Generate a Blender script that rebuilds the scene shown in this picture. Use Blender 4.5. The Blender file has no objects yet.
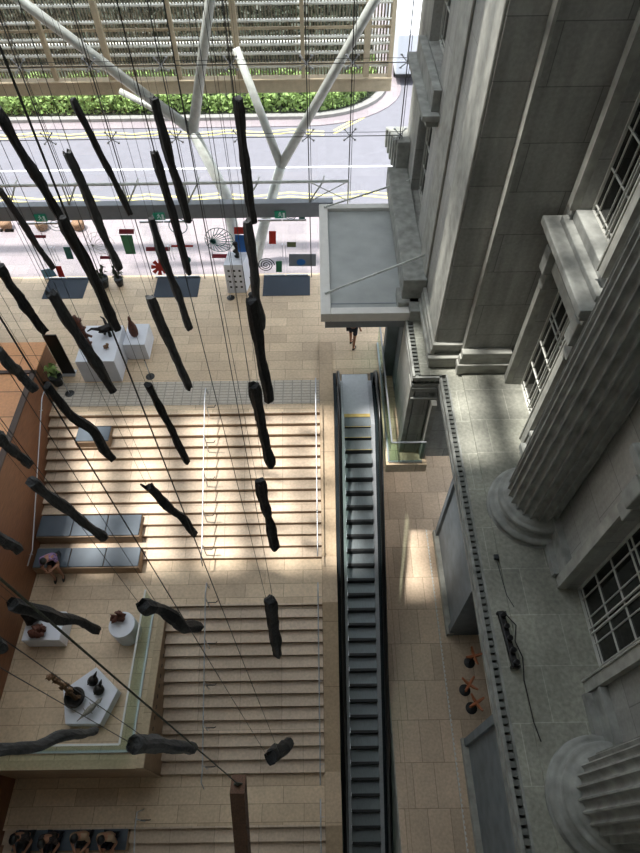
import bpy, bmesh, math, random
from math import sin, cos, pi, radians, hypot, atan2, sqrt
from mathutils import Vector, Matrix, noise
random.seed(7)
S = bpy.context.scene
C = S.collection

# ---------------------------------------------------------------- camera
F = 590.0; H = 15.0
cam_pos = Vector((0, 0, H))
pitch = radians(53.7); roll = .0135
fw = Vector((0, cos(pitch), -sin(pitch))); r0 = Vector((1, 0, 0)); u0 = r0.cross(fw)
rt = r0*cos(roll) - u0*sin(roll); up = r0*sin(roll) + u0*cos(roll)
cd = bpy.data.cameras.new('camera'); cam = bpy.data.objects.new('camera', cd); C.objects.link(cam)
cd.sensor_fit = 'HORIZONTAL'; cd.sensor_width = 36; cd.lens = F*36/640
cd.clip_end = 300; cd.clip_start = .05
M = Matrix((rt, up, -fw)).transposed().to_4x4(); M.translation = cam_pos
cam.matrix_world = M
S.camera = cam
def ray(x, y): return rt*((x-320)/F) - up*((y-426.5)/F) + fw
def at(x, y, z=None, Y=None, X=None):
    "a point of the photograph as a real point on a real plane"
    d = ray(x, y)
    t = (z-H)/d.z if z is not None else (Y/d.y if Y is not None else X/d.x)
    return cam_pos + d*t

# ---------------------------------------------------------------- materials
def lin(c):
    return tuple(((v/12.92) if v <= .04045 else ((v+.055)/1.055)**2.4) for v in c)
def newmat(name):
    m = bpy.data.materials.new(name); m.use_nodes = True
    nt = m.node_tree
    return m, nt, nt.nodes['Principled BSDF']
def N(nt, t, **k):
    n = nt.nodes.new(t)
    for a, b in k.items(): setattr(n, a, b)
    return n
def mat(name, col, rough=.6, metal=0., var=.12, scale=6., bump=.0, spec=.5, emit=None, stretch=None, detail=6):
    m, nt, p = newmat(name)
    c = lin(col)
    tc = N(nt, 'ShaderNodeTexCoord'); nz = N(nt, 'ShaderNodeTexNoise')
    nz.inputs['Scale'].default_value = scale; nz.inputs['Detail'].default_value = detail
    if stretch:
        mp = N(nt, 'ShaderNodeMapping'); mp.inputs['Scale'].default_value = stretch
        nt.links.new(tc.outputs['Object'], mp.inputs[0]); nt.links.new(mp.outputs[0], nz.inputs['Vector'])
    else: nt.links.new(tc.outputs['Object'], nz.inputs['Vector'])
    cr = N(nt, 'ShaderNodeValToRGB')
    cr.color_ramp.elements[0].position = .3; cr.color_ramp.elements[1].position = .7
    cr.color_ramp.elements[0].color = tuple(max(0, v*(1-var)) for v in c)+(1,)
    cr.color_ramp.elements[1].color = tuple(min(1, v*(1+var)) for v in c)+(1,)
    nt.links.new(nz.outputs['Fac'], cr.inputs[0]); nt.links.new(cr.outputs[0], p.inputs['Base Color'])
    p.inputs['Roughness'].default_value = rough; p.inputs['Metallic'].default_value = metal
    p.inputs['Specular IOR Level'].default_value = spec
    if bump:
        b = N(nt, 'ShaderNodeBump'); b.inputs['Strength'].default_value = bump; b.inputs['Distance'].default_value = .02
        nt.links.new(nz.outputs['Fac'], b.inputs['Height']); nt.links.new(b.outputs[0], p.inputs['Normal'])
    if emit:
        p.inputs['Emission Color'].default_value = lin(emit[0])+(1,); p.inputs['Emission Strength'].default_value = emit[1]
    return m
def tiles(name, c1, c2, mortar, w, h, axes='xy', rough=.5, msize=.006, offset=.5, blot=.25, blot_scale=.6, bump=.3, fine=.12, streak=False):
    "stone slabs laid in courses; axes say which world axes run along and across the courses"
    m, nt, p = newmat(name)
    g = N(nt, 'ShaderNodeNewGeometry'); sx = N(nt, 'ShaderNodeSeparateXYZ'); cx = N(nt, 'ShaderNodeCombineXYZ')
    nt.links.new(g.outputs['Position'], sx.inputs[0])
    if axes == 'wall':     # courses run along whichever way the wall runs
        sn = N(nt, 'ShaderNodeSeparateXYZ'); nt.links.new(g.outputs['True Normal'], sn.inputs[0])
        ab = N(nt, 'ShaderNodeMath', operation='ABSOLUTE'); nt.links.new(sn.outputs[0], ab.inputs[0])
        gt = N(nt, 'ShaderNodeMath', operation='GREATER_THAN'); gt.inputs[1].default_value = .5; nt.links.new(ab.outputs[0], gt.inputs[0])
        mi = N(nt, 'ShaderNodeMix'); mi.data_type = 'FLOAT'
        nt.links.new(gt.outputs[0], mi.inputs['Factor']); nt.links.new(sx.outputs[0], mi.inputs['A']); nt.links.new(sx.outputs[1], mi.inputs['B'])
        nt.links.new(mi.outputs['Result'], cx.inputs[0]); nt.links.new(sx.outputs[2], cx.inputs[1])
    else:
        nt.links.new(sx.outputs['xyz'.index(axes[0])], cx.inputs[0]); nt.links.new(sx.outputs['xyz'.index(axes[1])], cx.inputs[1])
    b = N(nt, 'ShaderNodeTexBrick'); nt.links.new(cx.outputs[0], b.inputs['Vector'])
    b.inputs['Scale'].default_value = 1; b.inputs['Brick Width'].default_value = w; b.inputs['Row Height'].default_value = h
    b.inputs['Mortar Size'].default_value = msize; b.inputs['Mortar Smooth'].default_value = .1; b.offset = offset
    b.inputs['Color1'].default_value = lin(c1)+(1,); b.inputs['Color2'].default_value = lin(c2)+(1,); b.inputs['Mortar'].default_value = lin(mortar)+(1,)
    b.inputs['Bias'].default_value = 0
    def nz(scale, amt, prev, det=5, vec=None):
        n = N(nt, 'ShaderNodeTexNoise'); n.inputs['Scale'].default_value = scale; n.inputs['Detail'].default_value = det
        nt.links.new(vec or g.outputs['Position'], n.inputs['Vector'])
        mr = N(nt, 'ShaderNodeMapRange'); mr.inputs['From Min'].default_value = .3; mr.inputs['From Max'].default_value = .7
        mr.inputs['To Min'].default_value = 1-amt; mr.inputs['To Max'].default_value = 1+amt
        nt.links.new(n.outputs['Fac'], mr.inputs['Value'])
        mx = N(nt, 'ShaderNodeVectorMath', operation='MULTIPLY')
        nt.links.new(prev, mx.inputs[0]); nt.links.new(mr.outputs[0], mx.inputs[1])
        return mx.outputs[0]
    o = nz(blot_scale, blot, b.outputs['Color']); o = nz(14, fine, o)
    if streak:
        mp = N(nt, 'ShaderNodeMapping'); mp.inputs['Scale'].default_value = (3, 3, .25)
        nt.links.new(g.outputs['Position'], mp.inputs[0]); o = nz(1.3, .22, o, vec=mp.outputs[0])
    nt.links.new(o, p.inputs['Base Color'])
    p.inputs['Roughness'].default_value = rough
    bp = N(nt, 'ShaderNodeBump'); bp.inputs['Strength'].default_value = bump; bp.inputs['Distance'].default_value = .01; bp.invert = True
    nt.links.new(b.outputs['Fac'], bp.inputs['Height']); nt.links.new(bp.outputs[0], p.inputs['Normal'])
    return m
def glassmat(name, tint, refl=.03, rough=.02):
    m, nt, p = newmat(name); nt.nodes.remove(p)
    t = N(nt, 'ShaderNodeBsdfTransparent'); t.inputs[0].default_value = tint+(1,)
    gl = N(nt, 'ShaderNodeBsdfGlossy'); gl.inputs['Roughness'].default_value = rough
    lw = N(nt, 'ShaderNodeLayerWeight'); lw.inputs[0].default_value = .5
    pw = N(nt, 'ShaderNodeMath', operation='POWER'); pw.inputs[1].default_value = 4; nt.links.new(lw.outputs['Facing'], pw.inputs[0])
    fr = N(nt, 'ShaderNodeMath', operation='MULTIPLY_ADD'); fr.inputs[1].default_value = .5; fr.inputs[2].default_value = refl; nt.links.new(pw.outputs[0], fr.inputs[0])
    mx = N(nt, 'ShaderNodeMixShader'); nt.links.new(fr.outputs[0], mx.inputs[0])
    nt.links.new(t.outputs[0], mx.inputs[1]); nt.links.new(gl.outputs[0], mx.inputs[2])
    nt.links.new(mx.outputs[0], nt.nodes['Material Output'].inputs[0])
    return m

m_lime = tiles('limestone_paving', (.83,.74,.62), (.74,.65,.54), (.58,.50,.40), 1.15, .42, blot=.12, msize=.007)
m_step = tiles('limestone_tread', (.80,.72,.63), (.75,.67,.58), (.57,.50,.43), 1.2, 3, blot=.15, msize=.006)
m_nose = mat('brown_riser', (.55,.46,.37), .7, var=.15)  # risers are a darker brown than the treads
m_lime2 = tiles('basement_paving', (.81,.72,.62), (.71,.63,.54), (.54,.47,.38), .62, 1.1, axes='xy', blot=.14, msize=.007)
m_cope = tiles('coping_stone', (.74,.65,.54), (.68,.59,.48), (.5,.43,.35), 1.6, 9, axes='yx', blot=.12)
m_band = mat('limestone_side', (.60,.50,.40), .6)
m_gran = tiles('grey_rendered_stone', (.60,.60,.58), (.53,.53,.51), (.40,.40,.39), 1.9, .95, axes='wall', blot=.22, streak=True, msize=.008, bump=.0)
m_granY = tiles('grey_rendered_stone_side', (.62,.62,.60), (.56,.56,.54), (.44,.44,.43), 1.9, .95, axes='wall', blot=.2, streak=True, msize=.008, bump=.0)
m_paveg = tiles('grey_ledge_paving', (.61,.61,.56), (.54,.54,.50), (.68,.68,.63), 1.15, .95, axes='xy', blot=.34, msize=.008, rough=.7, bump=0, fine=.2)
m_stone = mat('grey_plaster_stone', (.56,.565,.545), .8, var=.3, scale=3.5, bump=.3)
m_stonel = mat('pale_grey_stone', (.61,.61,.58), .8, var=.22, scale=4, bump=.2)
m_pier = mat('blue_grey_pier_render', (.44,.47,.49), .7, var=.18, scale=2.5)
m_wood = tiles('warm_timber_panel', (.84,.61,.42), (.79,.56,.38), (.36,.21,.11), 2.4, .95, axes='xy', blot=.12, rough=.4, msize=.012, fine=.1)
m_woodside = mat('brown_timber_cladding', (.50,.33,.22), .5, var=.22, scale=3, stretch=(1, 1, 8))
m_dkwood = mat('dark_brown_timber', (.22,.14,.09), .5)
m_beamw = mat('brown_timber_beam', (.38,.26,.18), .7, var=.35, scale=8, stretch=(6, 6, .6), bump=.3)
m_char = mat('charred_timber', (.115,.118,.125), .75, var=.6, scale=9, stretch=(4, 4, 1), bump=1.0)
m_charg = mat('weathered_dark_timber', (.25,.255,.26), .8, var=.45, scale=9, stretch=(4, 4, .8), bump=.9)
m_wire = mat('dark_steel_wire', (.27,.27,.27), .5, .6, var=.05)
m_rope = mat('twisted_rope', (.30,.31,.27), .9, var=.3, scale=60, bump=.5)
m_black = mat('black_paint', (.05,.05,.055), .45, var=.2)
m_rubber = mat('black_rubber_handrail', (.035,.035,.04), .3, var=.1)
m_steel = mat('brushed_steel', (.72,.73,.75), .35, .45, var=.08, scale=20)
m_steelp = mat('painted_steel_tube', (.78,.79,.77), .45, .2, var=.15, scale=5)
m_white = mat('white_plinth_paint', (.86,.87,.90), .55, var=.03)
m_whitem = mat('white_metal', (.80,.80,.78), .4, var=.05)
m_beam = mat('grey_beam_paint', (.47,.49,.52), .5, var=.08)
m_canroof = mat('zinc_canopy_deck', (.62,.635,.63), .55, var=.1, scale=2)
m_canrim = mat('pale_canopy_rim', (.82,.81,.79), .5, var=.05)
m_tan = mat('tan_sunscreen_beam', (.80,.73,.62), .6, var=.1)
m_slat = mat('tan_louvre_rod', (.60,.57,.50), .5, var=.5, scale=9)
m_slatw = mat('white_louvre_tube', (.93,.92,.88), .5, var=.03)
m_glass = glassmat('clear_glass', (.97,.98,.98))
m_green = glassmat('green_tinted_glass', (.80,.90,.85), .05)
m_dark = mat('dark_window_glass', (.02,.022,.025), .04, var=.2, scale=1)
m_frame = mat('white_window_bar', (.78,.78,.75), .5, var=.1)
m_mat = mat('charcoal_entrance_mat', (.22,.25,.29), .95, var=.15, scale=40)
m_cush = mat('blue_grey_seat_pad', (.30,.34,.38), .5, var=.08, scale=3)
m_estep = mat('grooved_step_metal', (.46,.49,.50), .45, .2, var=.15, scale=8, stretch=(14, 1, 1))
m_eriser = mat('black_step_riser', (.045,.055,.06), .5)
m_yellow = mat('yellow_edge_paint', (.80,.70,.42), .6)
m_side = mat('escalator_side_panel', (.16,.19,.21), .35, .5)
m_asph = mat('asphalt', (.44,.435,.465), .9, var=.06, scale=3)
m_road2 = mat('yellow_road_paint', (.86,.80,.50), .8)
m_roadw = mat('white_road_paint', (.92,.92,.92), .8)
m_pav = tiles('pink_pavement', (.57,.53,.54), (.53,.49,.51), (.43,.41,.42), .6, .6, blot=.06)
m_kerb = mat('kerb_concrete', (.55,.54,.53), .9)
m_soil = mat('lawn', (.16,.18,.12), 1, var=.5, scale=1.2)
m_leaf = mat('leaf_green', (.50,.60,.33), .7, var=.55, scale=2.5)
m_leafd = mat('dark_leaf_green', (.17,.20,.12), .6, var=.4, scale=10)
m_pot = mat('dark_ceramic_pot', (.12,.14,.15), .5)
m_bronze = mat('dark_bronze', (.13,.12,.11), .5, .3, var=.4, scale=20, bump=.4)
m_brownsc = mat('reddish_brown_carving', (.36,.21,.16), .7, var=.4, scale=20, bump=.5)
m_tansc = mat('tan_carving', (.52,.40,.30), .8, var=.4, scale=20, bump=.5)
m_bone = mat('pale_grey_carving', (.55,.54,.50), .7, var=.3, scale=20)
m_orange = mat('orange_seat_shell', (.66,.40,.26), .5)
m_exit = mat('green_exit_sign', (.05,.38,.30), .5, emit=((.05,.5,.38), .25))
m_tact = tiles('tactile_strip', (.74,.70,.64), (.71,.67,.61), (.58,.55,.51), .3, .12, blot=.05, msize=.018, offset=0)
def flat(n, c): return mat(n, c, .5, var=.04)
m_red = flat('red_vinyl', (.72,.16,.12)); m_crim = flat('crimson_vinyl', (.55,.12,.22)); m_teal = flat('teal_vinyl', (.10,.38,.36))
m_grn = flat('green_vinyl', (.22,.48,.34)); m_blu = flat('blue_vinyl', (.10,.36,.62)); m_olv = flat('olive_vinyl', (.34,.38,.26))
m_gry = flat('grey_vinyl', (.45,.48,.52)); m_lblu = flat('pale_blue_vinyl', (.40,.60,.72)); m_blk = flat('black_vinyl', (.1,.1,.11))
m_skin = mat('skin', (.66,.48,.38), .6, var=.05); m_hair = mat('black_hair', (.05,.04,.04), .5, var=.3, scale=40)
m_purple = mat('purple_patterned_cloth', (.58,.48,.66), .8, var=.45, scale=22, detail=1)
m_shorts = mat('dark_grey_cloth', (.22,.23,.25), .9); m_navy = mat('navy_cloth', (.10,.11,.16), .9)
m_dress = mat('dark_flowered_cloth', (.16,.14,.14), .9, var=1.6, scale=20, detail=1); m_beige = mat('beige_cloth', (.62,.52,.42), .9)
m_shoe = mat('shoe_black', (.07,.07,.07), .6)

m_rooffill, nt_, p_ = newmat('translucent_roof_fill'); nt_.nodes.remove(p_)  # unseen roof sheet, made translucent to fill the interior with soft light
d_ = N(nt_, 'ShaderNodeBsdfDiffuse'); d_.inputs[0].default_value = (.7, .7, .7, 1)
t_ = N(nt_, 'ShaderNodeBsdfTranslucent'); t_.inputs[0].default_value = (.80, .84, .88, 1)
x_ = N(nt_, 'ShaderNodeMixShader'); x_.inputs[0].default_value = .27
nt_.links.new(d_.outputs[0], x_.inputs[1]); nt_.links.new(t_.outputs[0], x_.inputs[2]); nt_.links.new(x_.outputs[0], nt_.nodes['Material Output'].inputs[0])
# ---------------------------------------------------------------- mesh helpers
class MB:
    def __init__(s): s.v = []; s.f = []; s.m = []; s.mats = []; s.cur = 0
    def use(s, m):
        if m not in s.mats: s.mats.append(m)
        s.cur = s.mats.index(m); return s
    def add(s, vs, fs):
        o = len(s.v); s.v += [tuple(v) for v in vs]; s.f += [tuple(o+i for i in f) for f in fs]; s.m += [s.cur]*len(fs); return s
    def box(s, x0, x1, y0, y1, z0, z1):
        vs = [(x, y, z) for z in (z0, z1) for y in (y0, y1) for x in (x0, x1)]
        return s.add(vs, [(0,2,3,1), (4,5,7,6), (0,1,5,4), (2,6,7,3), (0,4,6,2), (1,3,7,5)])
    def prism(s, pts, a0, a1, axis='z'):
        "outline pts extruded along an axis; for x: pts are (y,z), y: (x,z), z: (x,y)"
        n = len(pts)
        def P(p, a): return {'x': (a, p[0], p[1]), 'y': (p[0], a, p[1]), 'z': (p[0], p[1], a)}[axis]
        vs = [P(p, a0) for p in pts]+[P(p, a1) for p in pts]
        return s.add(vs, [tuple(range(n))[::-1], tuple(range(n, 2*n))]+[(i, (i+1) % n, n+(i+1) % n, n+i) for i in range(n)])
    def tube(s, a, b, r, r2=None, n=8):
        return s.path([a, b], [r, r if r2 is None else r2], n)
    def path(s, pts, rad, n=8, closed=False, sq=None):
        pts = [Vector(p) for p in pts]
        if not isinstance(rad, (list, tuple)): rad = [rad]*len(pts)
        vs = []; ref = None
        for i, p in enumerate(pts):
            d = (pts[min(i+1, len(pts)-1)]-pts[max(i-1, 0)]).normalized()
            if ref is None: ref = Vector((0, 0, 1)) if abs(d.z) < .9 else Vector((1, 0, 0))
            u = d.cross(ref).normalized(); w = d.cross(u).normalized(); ref = -w.cross(d).cross(d) if False else ref
            for k in range(n):
                t = 2*pi*k/n+(pi/n if n == 4 else 0); vs.append(p+u*cos(t)*rad[i]+w*sin(t)*rad[i])
        fs = [(i*n+k, i*n+(k+1) % n, (i+1)*n+(k+1) % n, (i+1)*n+k) for i in range(len(pts)-1) for k in range(n)]
        fs += [tuple(range(n))[::-1], tuple((len(pts)-1)*n+k for k in range(n))]
        return s.add(vs, fs)
    def bar(s, a, b, w, h):
        a, b = Vector(a), Vector(b); d = (b-a).normalized()
        ref = Vector((0, 0, 1)) if abs(d.z) < .9 else Vector((1, 0, 0))
        u = d.cross(ref).normalized()*w/2; v = u.cross(d).normalized()*h/2
        vs = [p+q for p in (a, b) for q in (-u-v, u-v, u+v, -u+v)]
        return s.add(vs, [(3,2,1,0), (4,5,6,7), (0,1,5,4), (1,2,6,5), (2,3,7,6), (3,0,4,7)])
    def lathe(s, prof, n=24, c=(0, 0, 0), fn=None):
        vs = []
        for (r, z) in prof:
            for k in range(n):
                t = 2*pi*k/n; rr = r*(fn(t, z) if fn else 1)
                vs.append((c[0]+rr*cos(t), c[1]+rr*sin(t), c[2]+z))
        m = len(prof)
        fs = [(i*n+k, i*n+(k+1) % n, (i+1)*n+(k+1) % n, (i+1)*n+k) for i in range(m-1) for k in range(n)]
        fs += [tuple(range(n))[::-1], tuple((m-1)*n+k for k in range(n))]
        return s.add(vs, fs)
    def blob(s, c, rx, ry, rz, n=10, amp=.15, seed=0):
        vs = []; c = Vector(c)
        for i in range(n+1):
            ph = pi*i/n
            for k in range(n*2):
                t = pi*k/n; d = Vector((sin(ph)*cos(t), sin(ph)*sin(t), cos(ph)))
                q = 1+amp*noise.noise(d*1.7+Vector((seed, 3*seed, 1)))*2
                vs.append(c+Vector((d.x*rx*q, d.y*ry*q, d.z*rz*q)))
        W = n*2
        return s.add(vs, [(i*W+k, (i+1)*W+k, (i+1)*W+(k+1) % W, i*W+(k+1) % W) for i in range(n) for k in range(W)])
    def build(s, name, m=None, parent=None, smooth=False, loc=None):
        me = bpy.data.meshes.new(name)
        vs = s.v
        if loc is not None: vs = [(v[0]-loc[0], v[1]-loc[1], v[2]-loc[2]) for v in vs]
        me.from_pydata(vs, [], s.f)
        if s.mats:
            for q in s.mats: me.materials.append(q)
            me.polygons.foreach_set('material_index', s.m)
        elif m: me.materials.append(m)
        bm = bmesh.new(); bm.from_mesh(me); bmesh.ops.recalc_face_normals(bm, faces=bm.faces); bm.to_mesh(me); bm.free()
        if smooth:
            for p in me.polygons: p.use_smooth = True
        me.update()
        o = bpy.data.objects.new(name, me); C.objects.link(o)
        if parent: o.parent = parent
        if loc is not None: o.location = loc
        return o
def tag(o, label=None, cat=None, group=None, kind=None):
    if label: o['label'] = label
    if cat: o['category'] = cat
    if group: o['group'] = group
    if kind: o['kind'] = kind
    return o
def thing(name, label, cat, loc=(0, 0, 0), rz=0, group=None):
    o = bpy.data.objects.new(name, None); C.objects.link(o); o.location = loc; o.rotation_euler = (0, 0, rz)
    o.empty_display_size = .1
    return tag(o, label, cat, group)
def struct(name, mb, m=None, parent=None, label=None, smooth=False):
    o = mb.build(name, m, parent, smooth)
    if not parent: tag(o, label, None, None, 'structure')
    return o
def bevel(o, w=.01, seg=2):
    b = o.modifiers.new('b', 'BEVEL'); b.width = w; b.segments = seg; b.limit_method = 'ANGLE'; return o
def zag(o):
    for p in o.data.polygons: p.use_smooth = True
    return o

# ---------------------------------------------------------------- levels
Z0, Z1, Z2 = 0.0, -2.1, -4.2
XL = -8.7                      # timber side wall of the stairs
XC0, XC1 = 0.0, .45            # coping between stairs and escalator
G = .3146; RZ = .15
YG = 18.35                     # glass wall
# street floor
b = MB()
b.box(-20.5, 0, 11.6, YG+.1, -.4, 0); b.box(0, 3.2, 13.2, YG+.1, -.4, 0); b.box(1.98, 3.2, 9.55, 13.2, -.4, 0); b.box(0, .5, 11.6, 13.2, -.4, -.02)
struct('floor', b, m_lime, label='beige limestone street-level floor behind the stairs')
b = MB(); b.box(XL, XC0, 11.95, 12.95, 0.0, .012)
struct('trim_1', b, m_tact, label='grooved tactile strip across the head of the stairs')
def flight(y0, z0, n, x0, x1, label, close=None):
    b = MB()
    for k in range(n):
        y = y0-k*G; z = z0-k*RZ
        yb = y0-(k+1)*G if k < n-1 else y0-k*G
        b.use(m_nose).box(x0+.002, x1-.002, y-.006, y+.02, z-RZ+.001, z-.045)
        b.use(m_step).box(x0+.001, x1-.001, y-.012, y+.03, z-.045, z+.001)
        if k < n-1: b.box(x0, x1, y-G, y+.02, z-RZ-.35, z-RZ)
    return struct('stair_flight', b, None, label=label)
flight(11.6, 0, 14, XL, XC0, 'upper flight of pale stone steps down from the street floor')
b = MB(); b.box(XL, XC0, 6.08, 7.515, Z1-.4, Z1); b.box(XL, -4.62, 1.97, 6.08, Z1-.4, Z1)
struct('floor', b, m_lime, label='beige stone landing and display platform between the two flights')
b = MB(); b.use(m_band).box(-4.63, -4.6, 1.95, 6.06, Z2, Z1-.06); b.box(XL, -4.6, 1.93, 1.97, Z2, Z1-.06)
b.use(m_cope).box(-4.78, -4.58, 1.92, 6.06, Z1-.06, Z1+.02); b.box(XL, -4.785, 1.91, 2.12, Z1-.06, Z1+.02)
b.use(m_dkwood)
for k in range(14): b.box(-4.6, -4.592, 2.3+k*.27, 2.4+k*.27, Z1-.5, Z1-.42)
struct('wall_platform', b, label='stone edge and side faces of the display platform')
flight(6.08, Z1, 14, -4.6, XC0, 'middle flight of pale stone steps beside the glass-edged platform')
b = MB(); b.box(XL, XC0, .74, 2.0, Z2-.4, Z2)
struct('floor', b, m_lime, label='basement landing at the foot of the middle flight')
flight(.74, Z2, 14, XL, XC0, 'lowest flight of steps below the camera')
# timber side wall and desk blocks
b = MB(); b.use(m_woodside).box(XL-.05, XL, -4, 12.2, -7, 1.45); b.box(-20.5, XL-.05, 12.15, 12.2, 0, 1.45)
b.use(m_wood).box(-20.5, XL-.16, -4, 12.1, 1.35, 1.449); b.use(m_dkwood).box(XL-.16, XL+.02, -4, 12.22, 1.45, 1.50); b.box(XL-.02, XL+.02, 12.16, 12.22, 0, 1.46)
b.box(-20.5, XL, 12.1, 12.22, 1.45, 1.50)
struct('wall_left', b, label='brown timber-clad side wall of the stairs with a flat orange top')
t = thing('timber_counter', 'low orange timber counter block behind the stair side wall, beside the black board', 'counter', (-11.5, 13, 0))
MB().box(-14, -9.04, 12.24, 13.88, 0, .95).build('body', m_woodside, t, loc=(-11.5, 13, 0)).parent = t
o = MB().box(-14, -9.02, 12.3, 13.9, .95, 1.0).build('counter_top', m_wood, None, loc=(-11.5, 13, 0)); o.parent = t; o.location = (0, 0, 0)
t.children[0].location = (0, 0, 0)

def child(mb, name, m, t, smooth=False, label=None):
    "a part of t whose vertices are given in world space"
    o = mb.build(name, m, None, smooth)
    o.parent = t
    o.matrix_parent_inverse = t.matrix_basis.inverted() if t.parent is None else Matrix.Identity(4)
    if label: o['label'] = label
    return o
# coping between the stairs and the escalator
prof = [(14.6, .1), (11.6, .1), (7.51, Z1+.12), (6.08, Z1+.12), (1.99, Z2+.12), (.74, Z2+.12), (-3.4, Z2-2.0)]
b = MB(); b.prism(prof+[(-3.4, -7.5), (7.5, -7.5), (14.6, -.4)], XC0, XC1, 'x')
struct('wall_coping', b, m_cope, label='broad stone coping between the stairs and the escalator')
# basement floor to the right of the escalator
b = MB(); b.box(2.0, 8, -3, 14, Z2-.3, Z2)
struct('floor', b, m_lime2, label='beige basement floor beside the escalator')
b = MB(); b.box(1.97, 2.0, -3, 13.3, -8, Z2+.002)
struct('wall_escalator_side', b, m_stonel, label='pale side wall below the basement floor beside the escalator')
b = MB(); b.box(3.72, 3.735, -3, 9.5, Z2, Z2+.012)
for k in range(100): b.box(3.735, 3.765, -3+k*.125, -3+k*.125+.07, Z2, Z2+.02)
struct('trim_2', b, m_whitem, label='dotted metal strip along the basement floor')
b = MB(); b.box(2.28, 2.29, -3, 9.5, Z2, Z2+.004)
struct('trim_3', b, m_band, label='thin joint line in the basement floor')

# ---------------------------------------------------------------- escalator
EY = 10.9; TG = .38; TR = .2194
def esz(y):
    if y > EY: return 0
    return -(EY-y)*TR/TG
t = thing('escalator', 'long single escalator with black handrails running down beside the stone coping', 'escalator', (1.18, 13.2, 0))
b = MB(); b.box(.75, 1.62, 11.5, 13.2, -.3, -.01)
child(b, 'landing_plate', mat('pale_landing_plate', (.80,.81,.83), .4, .1, var=.06, scale=10), t)
b = MB(); b.box(.77, 1.60, 11.38, 11.5, -.05, .005)
child(b, 'comb_plate', m_yellow, t, label='pale yellow comb plate')
y = 11.38; z = -.01
hs = [0, .05, .13, .19]
for k in range(36):
    dz = hs[k] if k < 4 else TR
    b = MB(); z -= dz
    b.use(m_eriser).box(.77, 1.60, y-.02, y, z-.25, z+dz-.012)
    b.use(m_estep).box(.77, 1.60, y-TG, y-.005, z-.03, z)
    if k < 5: b.use(m_yellow if k < 3 else m_eriser).box(.77, 1.60, y-TG-.001, y-TG+.012, z-.02, z+.002)
    else: b.use(m_eriser).box(.77, 1.60, y-TG-.001, y-TG+.05, z-.02, z+.002)
    child(b, 'step', None, t)
    y -= TG
ylow = y
for s, xh in ((-1, .60), (1, 1.80)):
    pr = []
    top = [(12.7, .05), (12.75, .35), (12.65, .72), (12.4, .92), (11.6, .97), (10.9, .93), (10.6, .8), (ylow, esz(ylow)+.97)]
    b = MB(); b.path([(xh, p[0], p[1]) for p in top], .055, 10)
    child(b, 'handrail', m_rubber, t, True)
    xa, xb = sorted((xh-.02, xh+.02))
    b = MB(); b.prism([(12.6, 0), (12.6, .7), (12.35, .86), (11.6, .92), (10.9, .88), (10.6, .75), (ylow, esz(ylow)+.9), (ylow, esz(ylow)), (10.9, 0)], xh-.008, xh+.008, 'x')
    child(b, 'glass_panel', m_green, t)
    x0, x1 = (.66, .77) if s < 0 else (1.60, 1.72)
    b = MB(); b.prism([(12.8, 0), (12.8, .12), (11.0, .12), (ylow, esz(ylow)+.14), (ylow, esz(ylow)-.3), (11.0, -.3)], x0, x1, 'x')
    child(b, 'inner_skirt', m_steel, t)
    x0, x1 = (.46, .66) if s < 0 else (1.72, 1.96)
    b = MB(); b.prism([(13.2, -.3), (13.2, .06), (11.0, .06), (ylow, esz(ylow)+.06), (ylow, esz(ylow)-.9), (11.0, -.9)], x0, x1, 'x')
    child(b, 'outer_deck', m_side, t)

# glass balustrades round the street floor opening
def balustrade(name, label, pts, h, rail=True, post=None, group=None):
    t = thing(name, label, 'balustrade', pts[0], 0, group)
    for i in range(len(pts)-1):
        a, c = Vector(pts[i]), Vector(pts[i+1]); d = c-a; n = max(1, round(d.length/1.4))
        for k in range(n):
            p = a+d*(k/n)+d.normalized()*.012; q = a+d*((k+1)/n)-d.normalized()*.012
            bb = MB(); bb.bar(p+Vector((0, 0, h/2)), q+Vector((0, 0, h/2)), .018, h-.04); child(bb, 'glass_panel', m_green, t)
        if rail:
            bb = MB(); bb.bar(a+Vector((0, 0, h)), c+Vector((0, 0, h)), .045, .03); child(bb, 'top_rail', m_whitem if rail == 'w' else m_steel, t)
        bb = MB(); bb.bar(a+Vector((0, 0, .03)), c+Vector((0, 0, .03)), .06, .06); child(bb, 'base_channel', m_steel, t)
    return t
balustrade('glass_balustrade', 'green glass balustrade along and across the street floor end right of the escalator', [(2.06, 14.6, 0), (2.06, 9.64, 0), (3.05, 9.64, 0)], 1.05)
balustrade('glass_balustrade', 'tall green glass balustrade with pale rail round the display platform', [(-4.95, 6.15, Z1), (-4.95, 2.3, Z1), (XL+.03, 2.3, Z1)], 1.12, 'w')

# ---------------------------------------------------------------- stair handrails
def handrail(label, x, path, posts, mm=m_steel, brackets=None):
    t = thing('stair_handrail', label, 'handrail', path[0][:0] or (x, path[0][0], path[0][1]-.9))
    bb = MB(); bb.path([(x, p[0], p[1]) for p in path], .019, 8); child(bb, 'rail', mm, t, True)
    for (y, z) in posts:
        bb = MB(); 
        if brackets is None:
            bb.tube((x, y, z), (x, y, z+.86), .018)
            pst = child(bb, 'post', m_steel, t)
            bb = MB(); bb.path([(x, y, z+.5), (x+.24, y, z+.5), (x+.3, y, z+.62)], .014, 6); child(bb, 'side_bracket', m_pot, pst)
        else:
            bb.path([(x, y, z+.86), (x, y, z+.8), (x+brackets, y, z+.8)], .014, 6); child(bb, 'wall_bracket', m_steel, t)
    return t
def zs(y):   # tread height along the whole staircase
    if y > 11.6: return 0
    if y > 7.51: return -(11.6-y)/(11.6-7.51)*2.1
    if y > 6.08: return -2.1
    if y > 1.99: return -2.1-(6.08-y)/(6.08-1.99)*2.1
    if y > .74: return -4.2
    return -4.2-(.74-y)*.477
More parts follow.
